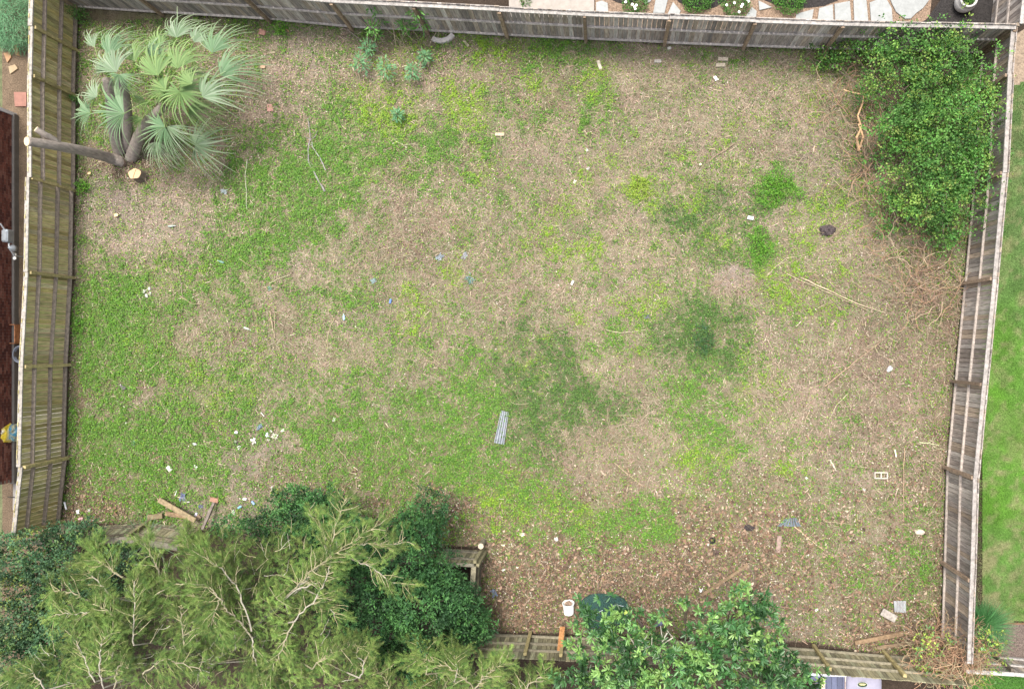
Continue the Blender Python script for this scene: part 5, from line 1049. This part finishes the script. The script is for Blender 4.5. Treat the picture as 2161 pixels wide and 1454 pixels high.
for (pts, r, c, lab, tw) in (
    ([(685, 404), (668, 372), (652, 345), (650, 318), (655, 290), (650, 250)], .038, GB, 'large grey fallen branch in the upper left grass', 3),
    ([(688, 360), (676, 335), (660, 312), (658, 300)], .024, (.36, .35, .33), 'thinner grey branch beside the large grey branch', 1),
    ([(522, 336), (517, 370), (520, 405), (521, 442)], .018, (.5, .5, .36), 'pale upright stick in the grass above the bottle', 0),
    ([(1548, 303), (1530, 318), (1512, 328), (1490, 345)], .032, (.3, .22, .16), 'thick brown cut branch in the upper right straw', 1),
    ([(1494, 313), (1508, 316), (1520, 323)], .024, TN, 'tan short piece joining the thick brown cut branch', 0),
    ([(1690, 586), (1760, 618), (1820, 645), (1868, 660)], .026, (.55, .44, .3), 'long straight tan pole in the right of the yard', 0),
    ([(1660, 578), (1730, 610), (1780, 632), (1830, 655)], .016, (.5, .4, .27), 'thinner tan pole lying along the long tan pole', 0),
    ([(1740, 816), (1790, 775), (1870, 712)], .022, (.4, .28, .19), 'reddish brown pole in the right brown grass', 1),
    ([(1908, 945), (1906, 1020), (1907, 1100)], .02, (.42, .3, .2), 'long straight brown cane right of the cinder block', 0),
    ([(1676, 1110), (1705, 1135), (1740, 1162)], .02, (.58, .44, .26), 'pale tan cane below the striped metal sheet', 0),
    ([(1826, 1062), (1845, 1090), (1880, 1101)], .014, TN, 'thin curved twig right of the striped metal sheet', 1),
    ([(1742, 1101), (1770, 1103), (1795, 1106)], .014, TN, 'short straight twig beside the striped metal sheet', 0),
    ([(570, 656), (575, 685), (580, 714)], .022, TN, 'upright split stick in the left middle', 0),
    ([(580, 660), (580, 690), (578, 714)], .014, TN, 'thin twig touching the upright split stick', 0),
    ([(706, 670), (695, 695), (690, 720), (693, 748)], .014, TN, 'curved tan twig below the light blue bottle', 1),
    ([(1296, 976), (1325, 1000), (1357, 1026)], .018, (.5, .38, .25), 'straight tan stick in the brown straw patch', 0),
    ([(1912, 1216), (1885, 1240), (1872, 1285)], .03, (.26, .2, .14), 'dark bark strip above the grey paving board', 1),
    ([(1905, 1235), (1880, 1262), (1868, 1290)], .018, (.2, .16, .11), 'thin dark stick beside the bark strip', 0),
    ([(1610, 1277), (1660, 1282), (1716, 1288)], .018, (.3, .2, .14), 'long brown stick lying across the lower right soil', 0),
    ([(1686, 1185), (1696, 1172), (1705, 1160)], .025, (.36, .22, .15), 'short reddish stick in the lower right weeds', 0),
    ([(1751, 970), (1757, 980), (1765, 994)], .035, (.7, .64, .5), 'pale debarked cut branch left of the cinder block', 0),
    ([(1702, 918), (1720, 938), (1735, 955)], .018, (.4, .25, .17), 'reddish stick above the pale debarked branch', 2),
    ([(1785, 905), (1755, 925), (1728, 950)], .014, (.2, .14, .12), 'dark thin stick crossing above the pale cut branch', 0),
    ([(1790, 830), (1765, 855), (1750, 885)], .014, PT, 'pale thin stick in the right middle straw', 0),
    ([(1707, 868), (1695, 900), (1682, 925)], .012, TN, 'fine tan stick left of the reddish sticks', 0),
    ([(1940, 933), (1960, 935), (1982, 940)], .022, (.62, .66, .38), 'pale yellow green twig near the right fence', 2),
    ([(1280, 697), (1310, 703), (1362, 696)], .014, (.6, .52, .36), 'pale curved stick in the centre straw', 0),
    ([(713, 946), (728, 962), (740, 980)], .012, TN, 'fine twig in the lower left middle weeds', 0),
    ([(860, 1015), (870, 1025), (882, 1036)], .012, TN, 'fine twig above the dark bushes', 0),
    ([(880, 728), (905, 748), (930, 770)], .014, TN, 'thin tan stick in the lower centre', 1),
    ([(375, 395), (390, 410), (403, 406)], .012, (.6, .5, .36), 'fine pale twig right of the large stump', 1),
    ([(368, 416), (380, 418), (392, 420)], .015, (.6, .46, .32), 'short pale twig below the large stump', 0),
    ([(505, 545), (518, 556), (530, 562)], .012, TN, 'fine twig right of the dark green bottle', 0),
    ([(375, 560), (385, 620), (390, 640)], .014, (.3, .25, .18), 'thin brown stick in the left grass', 1),
    ([(380, 625), (405, 640), (430, 643)], .012, TN, 'curved tan twig crossing the thin brown stick', 0),
    ([(732, 62), (760, 85), (800, 108), (812, 118)], .018, (.36, .3, .25), 'grey dead stem bending below the top fence', 2),
    ([(789, 62), (792, 90), (800, 105)], .02, (.38, .3, .25), 'upright grey dead stem among the saplings', 2),
    ([(1620, 580), (1642, 560), (1660, 545), (1700, 538), (1752, 520)], .014, (.5, .42, .28), 'long pale twig below the ant mound', 1),
    ([(835, 300), (852, 307), (878, 303)], .012, PT, 'thin yellow twig in the upper grass', 1),
    ([(570, 598), (585, 590), (612, 580)], .014, PT, 'pale twig leading to the teal plastic piece', 1),
    ([(460, 235), (490, 240), (520, 238)], .012, TN, 'pale straw twig right of the palm', 0),
    ([(495, 300), (485, 312), (478, 322)], .012, (.66, .58, .4), 'short pale twig below the palm fronds', 0)):
    stick(pts, r, c, lab, tw=tw, group=SG)
for k in range(7):
    u, v = R.uniform(740, 890), R.uniform(20, 60); p = P(u, v, .02); m = None
mb = MB()
for k in range(26):
    u, v = R.uniform(735, 935), R.uniform(45, 100); p = P(u, v, 0.02); a = R.uniform(.3, 2.8); pts = [p]
    for j in range(6):
        a += R.uniform(-.3, .3); p = p + Vector((math.cos(a) * .1, math.sin(a) * .1, .13)); pts.append(p)
    mb.tube(pts, R.uniform(.005, .01), shade((.42, .34, .24), .2), 4)
setp(mb.build('dry_stalks', M_dry), 'thin dry standing stalks in front of the top fence among the saplings', 'dry stalks', kind='stuff')
# ------------------------------------------------------------------ patio things behind the bottom fence
p = P(1762, 1452, .75); root = empty('patio_table', (p.x, p.y, 0), 'dark blue slatted table top with two pale wooden strips behind the bottom fence', 'table')
m = MB(); 
for k in range(7): m.box((p.x - .62 + k * .15, p.y - .2, .75), Vector((.07, 0, 0)), Vector((0, .6, 0)), Vector((0, 0, .012)), shade((.1, .11, .17), .2))
m.build('tabletop', M_plast, root)
for dx in (-.34, .32): MB().box((p.x + dx, p.y - .2, .775), Vector((.045, 0, 0)), Vector((0, .62, 0)), Vector((0, 0, .01)), (.62, .46, .36)).build('wooden_strip', M_rail, root)
MB().box((p.x, p.y + .42, .79), Vector((.72, 0, 0)), Vector((0, .05, 0)), Vector((0, 0, .02)), (.5, .5, .56)).build('end_rail', M_plast, root)
for dx in (-.6, .3):
    for dy in (-.7, .3): MB().box((p.x + dx, p.y + dy, .365), Vector((.03, 0, 0)), Vector((0, .03, 0)), Vector((0, 0, .365)), (.2, .2, .22)).build('leg', M_metal, root)
p = P(1825, 1455, .9); root = empty('covered_grill', (p.x, p.y, 0), 'grey lavender fitted cover with an oval dark emblem behind the bottom fence', 'covered grill')
vs = []; fs = []; nn = 28; rings = [(0, 1.12), (.3, 1.08), (.6, 1.02), (.82, 1.0), (.89, .93), (.92, .75), (.93, .4), (.935, .02)]
for i, (z, s) in enumerate(rings):
    for k in range(nn):
        t = 2 * PI * k / nn; q = (abs(math.cos(t)) ** 4 + abs(math.sin(t)) ** 4) ** -.25; w = 1 + (.03 * math.sin(9 * t) if i < 3 else .006 * math.sin(5 * t + i))
        vs.append((p.x + .5 * s * q * math.cos(t) * w, p.y + .55 * s * q * math.sin(t) * w, z + (.02 * math.sin(3 * t) if 2 < i < 7 else 0)))
for i in range(len(rings) - 1):
    for k in range(nn): l = (k + 1) % nn; fs.append((i * nn + k, i * nn + l, (i + 1) * nn + l, (i + 1) * nn + k))
MB().add(vs, fs, (.27, .26, .33)).build('cover', M_cloth, root, smooth=True)
e = P(1820, 1444, .95)
em = MB().add([(e.x + .15 * math.cos(t), e.y + .085 * math.sin(t), .952) for t in [2 * PI * k / 28 for k in range(28)]], [tuple(range(28))], (.4, .42, .4)).build('emblem', M_plast, root)
MB().add([(e.x + .135 * math.cos(t), e.y + .073 * math.sin(t), .956) for t in [2 * PI * k / 28 for k in range(28)]], [tuple(range(28))], (.03, .05, .03)).build('emblem_field', M_plast, em)
MB().add([(e.x + .09 * math.cos(t) * (1 + .2 * math.sin(3 * t)), e.y + .01 + .035 * math.sin(t) * (1 + .25 * math.cos(2 * t)), .960) for t in [2 * PI * k / 28 for k in range(28)]], [tuple(range(28))], (.5, .46, .22)).build('emblem_figure', M_plast, em)
